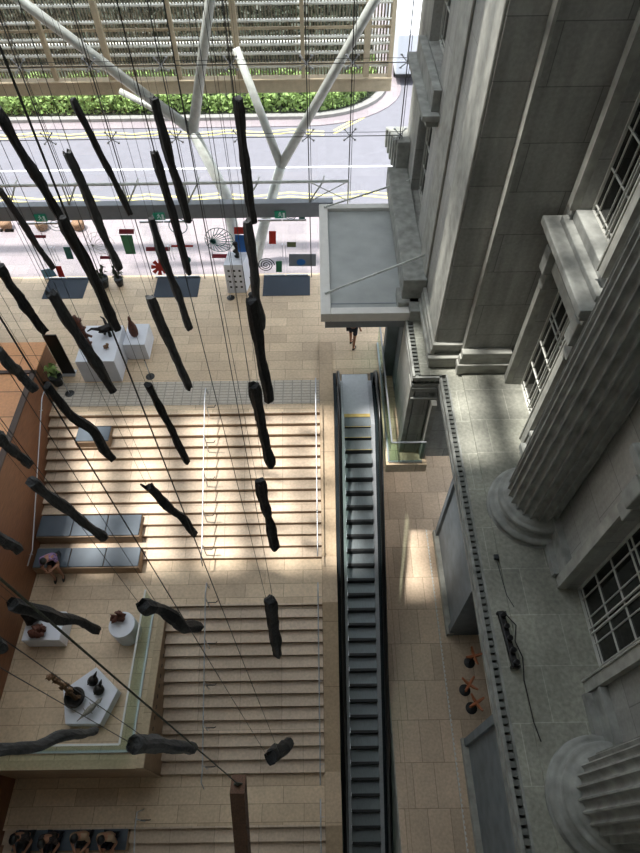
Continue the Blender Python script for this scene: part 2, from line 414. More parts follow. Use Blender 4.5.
def rp(ys, h=.9): return [(y, zs(y)+h) for y in ys]
handrail('central white handrail dividing the upper flight', -3.55, [(12.0, .5)]+rp([11.9, 11.6, 7.51, 7.2])+[(7.1, -1.6)], [(y, zs(y)) for y in (11.5, 10.5, 9.5, 8.5, 7.6)])
handrail('central white handrail dividing the middle flight', -3.3, [(6.45, -1.7)]+rp([6.4, 6.08, 1.99, 1.7])+[(1.6, -3.8)], [(y, zs(y)) for y in (6.0, 5.0, 4.0, 3.0, 2.1)])
handrail('pale handrail on the coping side of the upper flight', -.12, rp([12.3, 11.6, 7.51, 7.2], .85), [(y, zs(y)) for y in (11.5, 9.5, 7.6)], brackets=.13)
handrail('pale handrail on the coping side of the middle flight', -.12, rp([6.4, 6.08, 1.99, 1.6], .85), [(y, zs(y)) for y in (6.0, 4.0, 2.1)], brackets=.13)
handrail('pale handrail on the coping side of the lowest flight', -.12, rp([1.3, .74, -2.5], .85), [(y, zs(y)) for y in (.9, -.9)], brackets=.13)
handrail('slim steel handrail fixed to the timber side wall of the upper flight', XL+.12, [(11.9, .45)]+rp([11.85, 11.6, 7.51, 7.0]), [(y, zs(y)) for y in (11.3, 9.4, 7.4)], brackets=-.13)
handrail('short central handrail of the lowest flight at the photo bottom', -4.9, [(1.15, -3.9)]+rp([1.05, .74, -2.5]), [(y, zs(y)) for y in (.9, -.4, -1.6)])

# ---------------------------------------------------------------- benches on the steps
def bench(label, x0, x1, y0, y1, zt, zb, n):
    t = thing('step_bench', label, 'bench', ((x0+x1)/2, (y0+y1)/2, zb), 0, None)
    bb = MB(); bb.box(x0, x1, y0, y1, zb, zt-.05); child(bb, 'base', m_band, t)
    w = (x1-x0)/n
    for k in range(n):
        bb = MB(); bb.box(x0+k*w+.012, x0+(k+1)*w-.012, y0+.03, y1, zt-.05, zt); bevel(child(bb, 'seat_pad', m_cush, t), .012)
    return t
bench('small square bench with blue-grey top standing alone on the upper steps', -7.72, -6.66, 10.66, 11.25, -.14, -.6, 1)
bench('long three-pad blue-grey bench on the steps, the one nearer the street', XL+.02, -5.55, 7.98, 8.7, -1.33, -1.95, 3)
bench('long three-pad blue-grey bench at the foot of the upper flight with a person on it', XL+.02, -5.5, 7.12, 7.76, -1.65, -2.1, 3)
bench('dark bench on the lowest steps carrying the seated group', -8.35, -5.3, .24, .735, -4.19, -5.0, 3)

# ---------------------------------------------------------------- street glass wall
t = thing('curtain_wall', 'tall frameless glass street wall held by steel spider fittings and cables', 'glass wall', (-5, YG, 0))
xs = [-20.4, -18.4, -16.4, -14.4, -12.4, -10.4, -8.4, -6.4, -4.38, -2.4, -.25, 1.06, 2.62]
zr = [0, 3.0, 5.5, 7.6, 10.5, 13.5, 16.5, 21]
for i in range(len(xs)-1):
    for k in range(len(zr)-1):
        bb = MB(); bb.box(xs[i]+.01, xs[i+1]-.01, YG-.008, YG+.008, zr[k]+.01, zr[k+1]-.01); child(bb, 'glass_pane', m_glass, t)
for x in xs:
    bb = MB(); bb.tube((x, YG-.14, 0), (x, YG-.14, 21), .018, n=6); bb.tube((x+.07, YG-.14, 3.2), (x+.07, YG-.14, 21), .01, n=5); child(bb, 'cable', m_wire, t)
    for z in zr[2:-1]:
        bb = MB()
        for sx in (-1, 1):
            for sz in (-1, 1):
                bb.tube((x, YG-.12, z), (x+sx*.17, YG-.03, z+sz*.17), .016, n=6); bb.lathe([(.035, -.02), (.035, .02)], 8, (x+sx*.17, YG-.03, z+sz*.17))
        bb.blob((x, YG-.12, z), .04, .04, .04, 5, 0)
        child(bb, 'spider_fitting', m_steel, t)
for z in zr[2:-1]:
    bb = MB(); bb.tube((-20.4, YG-.12, z), (2.7, YG-.12, z), .012, n=6); bb.tube((-20.4, YG-.12, z+.12), (2.7, YG-.12, z+.12), .008, n=5); child(bb, 'cable', m_wire, t)
t = thing('transom_beam', 'grey steel beam across the glass wall with a slim tube truss above it', 'beam', (-5, 18.0, 2.8))
bb = MB(); bb.box(-20.4, .55, 17.9, 18.2, 2.85, 3.4); bevel(child(bb, 'beam', m_beam, t), .02)
bb = MB(); bb.tube((-20.4, 18.0, 4.12), (1.05, 18.0, 4.12), .05, n=8); child(bb, 'top_tube', m_steelp, t, True)
for i in range(len(xs)-1):
    x, x2 = xs[i], xs[i+1]
    if x > 1: break
    bb = MB(); bb.tube((x, 18.0, 3.4), (x, 18.0, 4.12), .03); bb.tube((x, 18.0, 3.4), (x+.45, 18.0, 4.1), .03); bb.tube((x+.45, 18.0, 4.1), (x+.5, 18.2, 4.2), .025); child(bb, 'strut', m_steelp, t, True)
bb = MB(); bb.tube((-.25, 18.0, 3.4), (1.05, 18.0, 4.12), .018); bb.tube((-.25, 18.0, 4.12), (1.05, 18.0, 3.4), .018); bb.tube((1.05, 18.0, 3.2), (1.05, 18.0, 4.12), .03); child(bb, 'cross_brace', m_steelp, t)
# door frames, pulls
for i, (x, l) in enumerate(((-10.6, 'left'), (-6.3, 'middle'), (-2.1, 'right'))):
    bb = MB()
    d = tag(thing('door_%d' % (i+1), None, None, (x+.85, YG, 0)), 'glass entrance door pair behind the %s dark mat' % l, None, None, 'structure')
    for k in range(2):
        bb = MB(); bb.box(x+k*.87, x+k*.87+.84, YG-.06, YG-.04, .05, 2.5); lf = child(bb, 'door_leaf', m_glass, d)
        bb = MB(); bb.box(x+k*.87, x+k*.87+.84, YG-.075, YG-.03, 0, .07); bb.box(x+k*.87, x+k*.87+.84, YG-.075, YG-.03, 2.45, 2.52); child(bb, 'door_rail', m_steel, d)
        hx = x+.80 if k == 0 else x+.91
        bb = MB(); bb.path([(hx, YG-.06, .9), (hx, YG-.13, .9), (hx, YG-.13, 1.5), (hx, YG-.06, 1.5)], .014, 6); child(bb, 'pull_handle', m_steel, lf)
# exit signs
def strokes(bb, x, y, z, segs, s, w):
    for (a, c_, e, f) in segs: bb.bar((x+a*s, y, z+c_*s), (x+e*s, y, z+f*s), .004, w)
for px, lab in ((38, 'green running-man exit sign on the beam, leftmost'), (158, 'green running-man exit sign on the beam near the middle'), (280, 'green running-man exit sign on the beam by the stone canopy')):
    p = at(px, 212, Y=17.86)
    t = thing('exit_sign', lab, 'sign', (p.x, 17.86, 2.85), 0, 'exit signs on the beam')
    bb = MB(); bb.box(p.x-.19, p.x+.19, 17.84, 17.89, 2.86, 3.12); child(bb, 'panel', m_exit, t)
    bb = MB(); strokes(bb, p.x, 17.836, 2.98, [(-.2, 1, 0, .3), (0, .3, -.5, -.2), (0, .3, .6, -.3), (-.5, -.2, -.9, -.6), (.6, -.3, .7, -1), (-.2, .9, .6, .6), (-.2, .9, -.8, .5)], .08, .022)
    bb.box(p.x-.03, p.x+.02, 17.833, 17.838, 3.07, 3.1); bb.box(p.x+.09, p.x+.16, 17.833, 17.838, 2.88, 3.08)
    child(bb, 'pictogram', m_white, t)

# vinyl shapes on the glass
def px2(x, y): 
    p = at(x, y, Y=YG-.08); return p.x, p.z
def sticker(name, label, poly, m, group=None):
    pts = [px2(*q) for q in poly]
    bb = MB(); bb.prism(pts, YG-.086, YG-.078, 'y'); o = bb.build(name, m); return tag(o, label, 'sticker', group)
def rectpoly(x0, y0, x1, y1): return [(x0, y0), (x1, y0), (x1, y1), (x0, y1)]
R_ = [
 ('crimson bar sticker on the glass below the leftmost exit sign', rectpoly(33, 235, 46, 238), m_crim),
 ('dark teal rectangle sticker between two hanging logs on the left', [(63,247),(70,247),(74,259),(67,259)], m_teal),
 ('red upright rectangle sticker above the leftmost mat', [(55,266),(61,266),(65,277),(59,277)], m_red),
 ('pink bar sticker above the two potted plants', rectpoly(100, 256, 118, 259), m_crim),
 ('crimson cap sticker directly above the tall green rectangle', rectpoly(119, 229, 134, 234), m_crim),
 ('tall green rectangle sticker under a crimson cap', [(120,235),(132,235),(136,254),(126,254)], m_grn),
 ('thick crimson bar sticker above the red asterisk', rectpoly(146, 247, 170, 251), m_crim),
 ('long thin red bar sticker right of the thick crimson bar', rectpoly(171, 245, 193, 247), m_red),
 ('magenta bar sticker under the striped shell circle', rectpoly(212, 254, 232, 258), m_crim),
 ('red upper block of the banner above the white plinth with holes', rectpoly(234, 227, 246, 234), m_red),
 ('blue lower block of the banner above the white plinth with holes', rectpoly(235, 235, 247, 252), m_blu),
 ('orange-red upright rectangle sticker right of the steel tree trunk', rectpoly(269, 231, 276, 244), m_red),
 ('small olive rectangle sticker right of the orange-red one', rectpoly(287, 242, 296, 247), m_olv),
 ('small dark teal square sticker below the right exit sign', rectpoly(299, 213, 305, 219), m_teal),
 ('green rectangle sticker beside the black ring above the right mat', rectpoly(276, 261, 282, 272), m_grn),
 ('pale grey panel sticker behind the blue oval', rectpoly(289, 254, 316, 266), m_gry),
 ('black bar sticker at the far left edge, left of its twin', rectpoly(0, 229, 3, 232), m_blk),
 ('black bar sticker near the far left edge, right of its twin', rectpoly(5, 229, 14, 232), m_blk),
 ('pale blue patterned strip sticker left of the red upright rectangle', [(41,270),(52,268),(57,276),(44,278)], m_lblu),
]
for l, p, m in R_: sticker('glass_sticker', l, p, m)
def circ(x, y, r, n=20, r2=None): return [(x+r*cos(2*pi*k/n), y+(r2 or r)*sin(2*pi*k/n)) for k in range(n)]
sticker('glass_sticker', 'small teal dot sticker above the middle mat', circ(188, 260, 3), m_teal)
pts = [px2(*q) for q in circ(301, 262, 4.5, 20, 3.2)]
tag(MB().prism(pts, YG-.094, YG-.0865, 'y').build('glass_sticker', m_blu), 'blue oval sticker on the pale grey panel', 'sticker')
# asterisk
a = []
for k in range(16):
    r = 9 if k % 2 == 0 else 4.6
    for d in (-.24, .24): a.append((160+r*cos(2*pi*k/16+d*(1 if k % 2 == 0 else .3)), 267+r*sin(2*pi*k/16+d*(1 if k % 2 == 0 else .3))*.9))
sticker('glass_sticker', 'red asterisk sticker above the middle mat', a, m_red)
def ringthing(label, x, y, r, n, m, w=.02, stripes=0):
    c0 = px2(x, y); e = px2(x+r, y); R = e[0]-c0[0]
    bb = MB()
    if n == 3:     # a true spiral line
        pts = [(c0[0]+R*(1-k/90)*cos(2*pi*k/26), YG-.082, c0[1]+R*(1-k/90)*sin(2*pi*k/26)) for k in range(84)]
        for k in range(83): bb.bar(pts[k], pts[k+1], .006, w)
    for j in range(n if n != 3 else 0):
        rr = R*(1-j/n)
        pts = [(c0[0]+rr*cos(2*pi*k/28), YG-.082, c0[1]+rr*sin(2*pi*k/28)) for k in range(29)]
        for k in range(28): bb.bar(pts[k], pts[k+1], .006, w)
    for k in range(stripes):
        an = pi*(k+.5)/stripes
        p0 = (c0[0]-R*.9, c0[1]-R*.2)
        ex = c0[0]+R*cos(an*2-pi*.9); ez = c0[1]+R*sin(an*2-pi*.9)
        bb.bar((p0[0]*.6+c0[0]*.4, YG-.082, p0[1]*.6+c0[1]*.4), (ex, YG-.082, ez), .006, w)
    return tag(bb.build('ring_sticker', m), label, 'sticker')
ringthing('large striped shell-shaped circle sticker left of the red and blue banner', 219, 240, 14, 2, m_teal, .025, 20)
ringthing('black and white spiral ring sticker above the right mat', 266, 265, 8.5, 3, m_blk, .035)
ringthing('teal open ring sticker hanging near a log below the beam', 178, 226, 9, 1, m_teal, .03)
ringthing('dark spiral ring sticker cut by the beam near the right exit sign', 291, 216, 6, 3, m_blk, .03)
ringthing('faint olive scribbled circle sticker left of the tall green rectangle', 100, 244, 15, 3, m_olv, .008, 14)
ringthing('pale grey ring sticker beside the leftmost exit sign', 55, 224, 8, 2, m_gry, .02)

# floor mats
for l, x0, x1 in (('leftmost charcoal entrance mat on the beige floor', -10.43, -8.88), ('middle charcoal entrance mat on the beige floor', -6.22, -4.55), ('right charcoal entrance mat beside the white plinth with holes', -2.1, -.31)):
    o = MB().box(x0, x1, 17.15, 18.28, .001, .016).build('entrance_mat', m_mat, loc=((x0+x1)/2, 17.7, .0)); bevel(o, .005); tag(o, l, 'mat', 'entrance mats')

# ---------------------------------------------------------------- steel tree columns
def tree(label, base, forks, loc):
    t = thing('tree_column', label, 'column', loc)
    for i, (pts, rad, nm) in enumerate(forks):
        bb = MB(); bb.path(pts, rad, 14); child(bb, nm, m_steelp, t, True)
    return t
YT = 19.35
J1 = at(193, 131, Y=YT); J2 = at(281, 166, Y=YT); K1 = at(226, 195, Y=YT); K2 = at(264, 225, Y=YT)
B1 = at(243, 273, Y=YT-.4); B2 = at(253, 273, Y=YT-.4)
def far(p, q, k): return p+(q-p)*k
A1 = at(20, 0, Y=YT); A2 = at(210, 0, Y=YT); A3 = at(375, 0, Y=YT)
tree('left silvery steel tree column whose trunk splits into two long branches', None, [
 ([B1-Vector((0, 0, .4)), B1, K1, J1], [.24, .24, .2, .18], 'trunk'),
 ([J1, A1, far(J1, A1, 1.6)], [.17, .14, .12], 'branch'), ([J1, A2, far(J1, A2, 1.6)], [.17, .14, .12], 'branch'),
 ([at(178, 121, Y=YT+.1), at(120, 91, Y=19.9)], [.1, .09], 'prop')], B1)
tree('right silvery steel tree column whose trunk splits into one long branch and one short prop', None, [
 ([B2-Vector((0, 0, .4)), B2, K2, J2], [.24, .24, .19, .17], 'trunk'),
 ([J2, A3, far(J2, A3, 1.6)], [.16, .14, .12], 'branch'),
 ([J2, at(236, 48, Y=19.9)], [.15, .12], 'prop')], B2)

# ---------------------------------------------------------------- louvred sunscreen outside
YS = 20.3
t = thing('louvred_sunscreen', 'tall tan louvred sunscreen hanging outside the glass wall above the street edge', 'sunscreen', (-5, YS, 5.9))
zb = at(200, 94, Y=YS-.1).z; XR = 2.36
bb = MB(); bb.box(-24, XR+.1, YS-.1, YS+.12, zb, zb+.42); bb.box(-24, XR+.1, YS-.16, YS+.18, zb+.38, zb+.44); bevel(child(bb, 'edge_beam', m_tan, t), .02)
posts = [-22, -19.6, -17.2, -14.8, -12.4, -10.3, -8.3, -6.5, -4.33, -2.42, -.38, 1.62, XR+.02]
for i, x in enumerate(posts):
    w = .17 if i % 2 else .12
    bb = MB(); bb.box(x-w/2, x+w/2, YS-.08, YS+.1, zb+.42, 13.5); child(bb, 'post', m_tan, t)
rows = []
for y, w in ((87, .05), (83, .09), (71, .07), (58, .08), (49, .13), (42, .07), (25, .08), (8, .09)):
    rows.append((at(60, y, Y=YS).z, w))
rows += [(8.95+.42*k, .08 if k % 3 else .13) for k in range(11)]
for z, w in rows:
    bb = MB(); bb.box(-24, XR, YS+.06, YS+.06+w*2.4, z-.02, z+.02); child(bb, 'cross_louvre', m_slatw, t)
for z in (zb+.75, zb+1.75, zb+3.3, zb+4.9):
    bb = MB(); bb.box(-24, XR, YS+.1, YS+.16, z, z+.07); child(bb, 'cross_beam', m_tan, t)
for i in range(len(posts)-1):
    bb = MB(); x = posts[i]+.1; rnd = random.Random(i)
    while x < posts[i+1]-.08:
        bb.bar((x, YS+.2, zb+.42), (x+.02, YS+.2, 13.5), .02, .05); x += .095+rnd.uniform(-.01, .01)
    child(bb, 'louvre_bay', m_slat, t)

# ---------------------------------------------------------------- street outside
b = MB(); b.box(-60, 60, 18.5, 120, -.5, -.14); struct('street_ground', b, m_asph, label='lilac-grey asphalt street outside the glass')
b = MB(); b.box(-40, 12, 18.45, 22.9, -.14, -.01); struct('pavement', b, m_pav, label='pale pink pavement in front of the glass wall')
def zigzag(y, x0, x1, mm, label):
    bb = MB(); x = x0; k = 0; pts = []
    while x <= x1: pts.append((x, y+(.28 if k % 2 else 0))); x += 1.6; k += 1
    for off in (0, .32):
        for i in range(len(pts)-1): bb.bar((pts[i][0], pts[i][1]+off, -.135), (pts[i+1][0], pts[i+1][1]+off, -.135), .1, .012)
    o = bb.build('trim_road_line', mm); tag(o, label, None, None, 'structure')
zigzag(29.2, -22, 1.2, m_road2, 'yellow zigzag lines along the far side of the street')
zigzag(23.6, -22, 4, m_road2, 'yellow zigzag lines along the near side of the street')
bb = MB()
for o_ in (0, .32): bb.bar((.9, 29.3+o_, -.135), (2.6, 31.0+o_, -.135), .1, .012)
tag(bb.build('trim_road_line', m_road2), 'yellow double line turning round the corner kerb', None, None, 'structure')
bb = MB(); bb.box(-30, 14, 26.2, 26.32, -.14, -.128); tag(bb.build('trim_road_line', m_roadw), 'long white lane line along the street', None, None, 'structure')
# corner island with kerb, pink apron and hedge
def corner(off):
    pts = [(-30, 30.7-off)]
    cx, cy, r = -.6, 34.3, 3.6+off
    for k in range(11): a_ = -pi/2+pi/2*k/10*1.05; pts.append((cx+r*cos(a_)*1.25, cy+r*sin(a_)))
    pts += [(3.9+off, 60), (-30, 60)]
    return pts
b = MB(); b.prism(corner(.65), -.14, -.10); struct('pavement', b, m_pav, label='pink apron round the planted corner')
b = MB(); b.prism(corner(0), -.14, .06); struct('trim_kerb', b, m_kerb, label='concrete kerb round the planted corner')
b = MB(); b.prism(corner(-.35), -.14, .09); struct('lawn_ground', b, m_soil, label='planted ground behind the kerb')
def leaves(n, place, size, m, name, seed=1):
    rnd = random.Random(seed); bb = MB()
    for _ in range(n):
        p, u_ = place(rnd); s = size*rnd.uniform(.6, 1.4)
        d = Vector((rnd.uniform(-1, 1), rnd.uniform(-1, 1), rnd.uniform(-.2, 1))).normalized(); e = d.cross(Vector((rnd.uniform(-1, 1), rnd.uniform(-1, 1), rnd.uniform(-1, 1)))).normalized()
        bb.add([p-d*s, p+e*s*.45, p+d*s, p-e*s*.45], [(0, 1, 2, 3)])
    return bb
def hplace(rnd):
    x = rnd.uniform(-22, 3.3); y = 31.1+rnd.random()*2.9
    if x > -.4: 
        k = (x+.4)/3.6; y = 31.1+3.2*(1-sqrt(max(0, 1-k*k)))+rnd.random()*2.2
    z = rnd.uniform(.05, 1.35)*(.75+.35*noise.noise(Vector((x*.7, y*.7, 0))))
    return Vector((x, y, z)), 0
t = thing('hedge', 'bright green leafy hedge along the kerb across the street', 'hedge', (-8, 32.5, 0))
child(leaves(19000, hplace, .13, m_leaf, 'leaves', 3), 'leaves', m_leaf, t)
bb = MB(); bb.box(-22, -.6, 31.9, 33.9, .05, .55); bb.box(-.6, 1.9, 32.8, 34.4, .05, .5); child(bb, 'inner_growth', m_leafd, t)
def bplace(rnd):
    x = rnd.uniform(-26, 3.2); y = rnd.uniform(37, 48)
    z = (.9+.25*(y-36))*(.5+.6*abs(noise.noise(Vector((x*.35, y*.35, 4)))))*rnd.uniform(.4, 1.3)
    return Vector((x, y, z)), 0
t = thing('shrubbery', 'dark bank of shrubs behind the bright hedge, seen through the louvred sunscreen', 'shrubs', (-10, 40, 0))
child(leaves(14000, bplace, .3, m_leafd, 'leaves', 8), 'leaves', m_leafd, t)
# white van parked beyond
t = thing('parked_van', 'white box van parked at the right beyond the sunscreen', 'van', (5.2, 37.5, -.14))
bb = MB(); bb.box(4.35, 6.6, 34.5, 40, .35, 2.35); bevel(child(bb, 'cargo_box', m_white, t), .08, 3)
bb = MB(); bb.prism([(40, .3), (42, .3), (42, 1.1), (41.4, 1.9), (40, 2.0)], 4.45, 6.5, 'x'); bevel(child(bb, 'cab', m_whitem, t), .06)
for x in (4.4, 6.4):
    for y in (35.6, 41):
        bb = MB(); bb.lathe([(.2, -.12), (.34, -.12), (.34, .12), (.2, .12)], 16); bb.v = [(v[2]+x+.1, v[1]+y, v[0]+.2) for v in bb.v]; child(bb, 'wheel', m_rubber, t)
bb = MB(); bb.box(4.4, 6.55, 34.42, 34.5, .25, .4); child(bb, 'bumper', m_black, t)
# round stone stools outside
for i, px in enumerate((4, 40, 77)):
    p = at(px, 222, z=.3)
    o = MB().lathe([(.2, -.3), (.24, -.2), (.26, .0), (.22, .05), (0.01, .06)], 18).build('stone_stool', m_tansc, smooth=True); o.location = (p.x, p.y, .28)
    tag(o, 'round beige stone stool outside the glass, %s of three' % ('leftmost', 'middle', 'rightmost')[i], 'stool', 'stone stools on the pavement')

# ---------------------------------------------------------------- stone building on the right
ZL = 3.5
XP = 2.95      # west face of the end pavilion
# ledge
b = MB(); b.use(m_paveg).box(3.3, 6.5, -4, 10.05, ZL-.35, ZL); b.box(2.62, 6.5, 10.05, 12.6, ZL-.35, ZL)
b.use(m_stone).box(3.1, 3.16, -4, 10.1, ZL-.16, ZL-.03); b.box(3.26, 3.3, -4, 10.05, ZL-.3, ZL+.02)
b.box(2.42, 2.48, 10.0, 12.3, ZL-.16, ZL-.03); b.box(2.42, 3.16, 9.98, 10.04, ZL-.16, ZL-.03)
b.box(3.1, 3.3, -4, 10.05, ZL-.4, ZL-.28); b.box(2.42, 2.62, 10.0, 12.3, ZL-.4, ZL-.28); b.box(2.42, 3.3, 9.98, 10.1, ZL-.4, ZL-.28)
b.use(m_paveg).box(3.66, 6.4, -4, 10.0, ZL, ZL+.05)
struct('ledge', b, None, label='grey stone ledge carrying the columns')
b = MB(); y = -3.9
while y < 9.95: b.box(3.15, 3.27, y, y+.09, ZL-.3, ZL-.04); y += .135
y = 10.1
while y < 12.3: b.box(2.47, 2.63, y, y+.075, ZL-.3, ZL-.04); y += .135
x = 2.5
while x < 3.1: b.box(x, x+.075, 10.03, 10.12, ZL-.3, ZL-.04); x += .135
struct('trim_dentils', b, mat('dentil_stone', (.40,.41,.39), .8, var=.2), label='row of small dentil blocks along the ledge edge')
# ground storey below the ledge
b = MB()
b.use(m_gran).box(2.5, 6.49, 10.11, 13.19, -.4, ZL-.36)
b.use(m_granY).box(2.46, 2.5, 10.08, 13.2, 0, ZL-.35)
b.use(m_gran).box(2.0, 6.48, 13.6, 13.9, Z2+.001, -.41)
b.use(m_stonel).box(2.40, 2.52, 10.0, 10.45, 0, ZL-.4)
struct('wall_portal', b, None, label='grey stone entrance block beside the canopy')
b = MB(); b.use(m_gran).box(2.55, 2.92, 10.0, 10.13, .0, 2.9); b.use(m_stone).box(2.44, 3.14, 9.96, 10.13, 2.95, 3.07); b.box(2.44, 3.14, 9.94, 10.13, 2.6, 2.68); b.use(m_stonel).box(3.0, 3.14, 9.75, 10.13, -.4, 2.6)
struct('trim_doorcase', b, None, label='stone door surround on the south face of the entrance block')
b = MB()
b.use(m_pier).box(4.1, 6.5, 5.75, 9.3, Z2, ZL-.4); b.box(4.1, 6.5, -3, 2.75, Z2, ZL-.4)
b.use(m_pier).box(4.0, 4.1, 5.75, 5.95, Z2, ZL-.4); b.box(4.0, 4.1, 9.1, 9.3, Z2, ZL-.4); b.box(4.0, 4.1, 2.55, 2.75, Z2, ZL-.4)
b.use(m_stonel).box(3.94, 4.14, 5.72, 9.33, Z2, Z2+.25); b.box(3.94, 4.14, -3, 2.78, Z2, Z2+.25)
struct('wall_piers', b, None, label='blue-grey ground-storey piers under the ledge')
b = MB(); b.use(m_dkwood).box(5.3, 5.4, 2.75, 5.75, Z2, ZL-.4); b.use(m_whitem).box(4.98, 5.02, 2.75, 5.75, Z2, Z2+.05)
struct('wall_recess', b, None, label='dark timber back of the recess behind the orange stools')

# pavilion upper wall
b = MB()
b.use(m_gran).box(XP+.01, 3.9, 10.43, 10.6, ZL, 21); b.use(m_gran).box(3.66, 6.6, 10.22, 10.6, ZL, 21)
b.use(m_stonel).box(3.60, 3.66, 10.2, 10.6, ZL, 21)
struct('wall_pavilion_south', b, None, label='tall shaded south faces of the stone pavilion')
def wall_west(x, y0, y1, z0, z1, holes, m, th=.5, name='wall_right', label=''):
    "west-facing wall made of strips round rectangular holes (y0,y1,z0,z1)"
    bb = MB(); ys = sorted({y0, y1, *[h[0] for h in holes], *[h[1] for h in holes]}); zsn = sorted({z0, z1, *[h[2] for h in holes], *[h[3] for h in holes]})
    for i in range(len(ys)-1):
        for k in range(len(zsn)-1):
            cy, cz = (ys[i]+ys[i+1])/2, (zsn[k]+zsn[k+1])/2
            if any(h[0] < cy < h[1] and h[2] < cz < h[3] for h in holes): continue
            bb.box(x, x+th, ys[i], ys[i+1], zsn[k], zsn[k+1])
    return struct(name, bb, m, label=label)
ph = [(14.9, 17.0, 4.4, 7.6), (14.9, 17.0, 8.6, 12.2), (14.9, 17.0, 13.6, 17)]
wall_west(XP, 10.44, 18.9, ZL, 21, ph, m_granY, .5, 'wall_pavilion_west', 'sunlit west face of the stone pavilion')
b = MB()
for x0 in (XP-.1,):  # pilaster strips and base mouldings
    b.box(XP-.06, XP, 10.45, 11.6, 4.3, 21); b.box(XP-.06, XP, 12.6, 13.7, 4.3, 21)
b.box(XP-.10, XP+.0, 10.40, 18.9, 4.12, 4.3); b.box(XP-.18, XP, 10.33, 18.9, 3.78, 3.92); b.box(XP-.12, XP, 10.36, 18.9, ZL, 4.12)
b.box(XP-.10, 3.66, 10.34, 10.45, 4.12, 4.3); b.box(XP-.18, 3.62, 10.24, 10.45, 3.78, 3.92); b.box(XP-.12, 3.62, 10.3, 10.45, ZL, 3.78)
b.box(3.55, 4.78, 10.02, 10.22, 4.12, 4.3); b.box(3.48, 4.78, 9.98, 10.22, 3.78, 3.92); b.box(3.52, 4.78, 10.03, 10.22, ZL, 4.12)
bevel(struct('trim_plinth', b, m_stonel, label='stepped plinth mouldings at the foot of the pavilion'), .02)
def window(n, x, y0, y1, z0, z1, label, cols=4, rows=6, inset=.34):
    w = tag(thing('window_%d' % n, None, None, (x+inset, (y0+y1)/2, z0)), label, None, None, 'structure')
    X = x+inset
    bb = MB(); bb.box(X, X+.02, y0, y1, z0, z1); child(bb, 'pane', m_dark, w)
    bb = MB(); e = .035
    for (a0, a1, c0, c1) in ((y0, y0+e, z0, z1), (y1-e, y1, z0, z1), (y0, y1, z0, z0+e), (y0, y1, z1-e, z1)): bb.box(X-.05, X+.03, a0, a1, c0, c1)
    child(bb, 'frame', m_frame, w)
    bb = MB()
    for yy, tk in ((y0+(y1-y0)*.5-.045, .022), (y0+(y1-y0)*.5+.045, .022)): bb.box(X-.045, X, yy-tk/2, yy+tk/2, z0, z1)
    for f in (.14, .36, .64, .86): yy = y0+(y1-y0)*f; bb.box(X-.03, X, yy-.007, yy+.007, z0, z1)
    zz = z0+.14; k = 0
    steps = [.14, .72, .72, .14]
    while zz < z1: bb.box(X-.03, X, y0, y1, zz-.007, zz+.007); k += 1; zz += .72 if k % 4 else .16
    child(bb, 'glazing_bars', m_frame, w)
    return w
n = 1
for h in ph:
    window(n, XP, h[0], h[1], h[2], h[3], 'pavilion window with white bars, %s' % ('below the stone hood', 'above the stone hood', 'topmost')[n-1], inset=.3); n += 1
b = MB()
for z in (8.05, 13.1):
    b.box(XP-.42, XP, 14.2, 17.8, z-.14, z); b.box(XP-.3, XP, 14.3, 17.7, z-.32, z-.14); b.box(XP-.2, XP, 14.4, 17.5, z, z+.5)
bevel(struct('trim_hood_pavilion', b, m_stone, label='projecting stone hoods over the pavilion windows'), .02)
# wall behind the columns
XW = 4.86
wh = [(8.0, 9.67, ZL+.04, 7.2), (8.0, 9.67, 8.5, 12.3), (2.6, 4.3, ZL+.04, 7.2), (2.6, 4.3, 8.5, 12.3)]
wall_west(XW, -4, 10.3, ZL, 21, wh, m_granY, .6, 'wall_colonnade', 'grey stone wall behind the fluted columns')
labs = ['tall barred window between the pavilion and the first column', 'upper barred window above the stone hood by the pavilion', 'tall barred window between the two fluted columns', 'upper window over the second stone hood']
for h, l in zip(wh, labs): window(n, XW, h[0], h[1], h[2], h[3], l, inset=.28); n += 1
b = MB()
for y0, y1 in ((8.0, 9.67), (2.6, 4.3)):
    for z0, z1 in ((ZL+.04, 7.2), (8.5, 12.3)):
        b.box(XW-.14, XW+.02, y1+.006, y1+.24, z0, z1+.2); b.box(XW-.14, XW+.02, y0-.24, y0-.006, z0, z1+.2); b.box(XW-.14, XW+.02, y0-.24, y1+.24, z1, z1+.25)
        b.box(XW-.165, XW, y1+.012, y1+.05, z0, z1+.2); b.box(XW-.165, XW, y0-.05, y0-.012, z0, z1+.2)
struct('trim_architrave', b, m_stonel, label='pale stone surrounds of the colonnade windows')
b = MB()
for y0, y1 in ((7.35, 10.05), (2.0, 4.68)):
    b.box(XW-.48, XW+.3, y0, y1, 8.0, 8.16); b.box(XW-.40, XW, y0+.06, y1-.06, 7.86, 8.0); b.box(XW-.26, XW, y0+.14, y1-.14, 7.66, 7.86)
    b.box(XW-.2, XW+.3, y0+.2, y1-.2, 8.16, 8.3); b.box(XW-.05, XW+.26, y0+.3, y1-.3, 8.3, 8.52)
    for yy in (y0+.2, y1-.5):
        b.box(XW-.3, XW, yy, yy+.28, 7.1, 7.66); b.box(XW-.2, XW, yy, yy+.28, 6.7, 7.1)
bevel(struct('trim_hood', b, m_stone, label='projecting stone hoods above the tall colonnade windows'), .02)
b = MB()
for y0, y1 in ((4.56, 7.74), (-4, 2.34)):
    b.box(XW-.1, XW, y0, y1, ZL, 4.1); b.box(XW-.14, XW, y0, y1, 4.1, 4.2); b.box(XW-.22, XW, y0, y1, ZL, 3.72)
struct('baseboard_right', b, m_stone, label='base course at the foot of the colonnade wall')
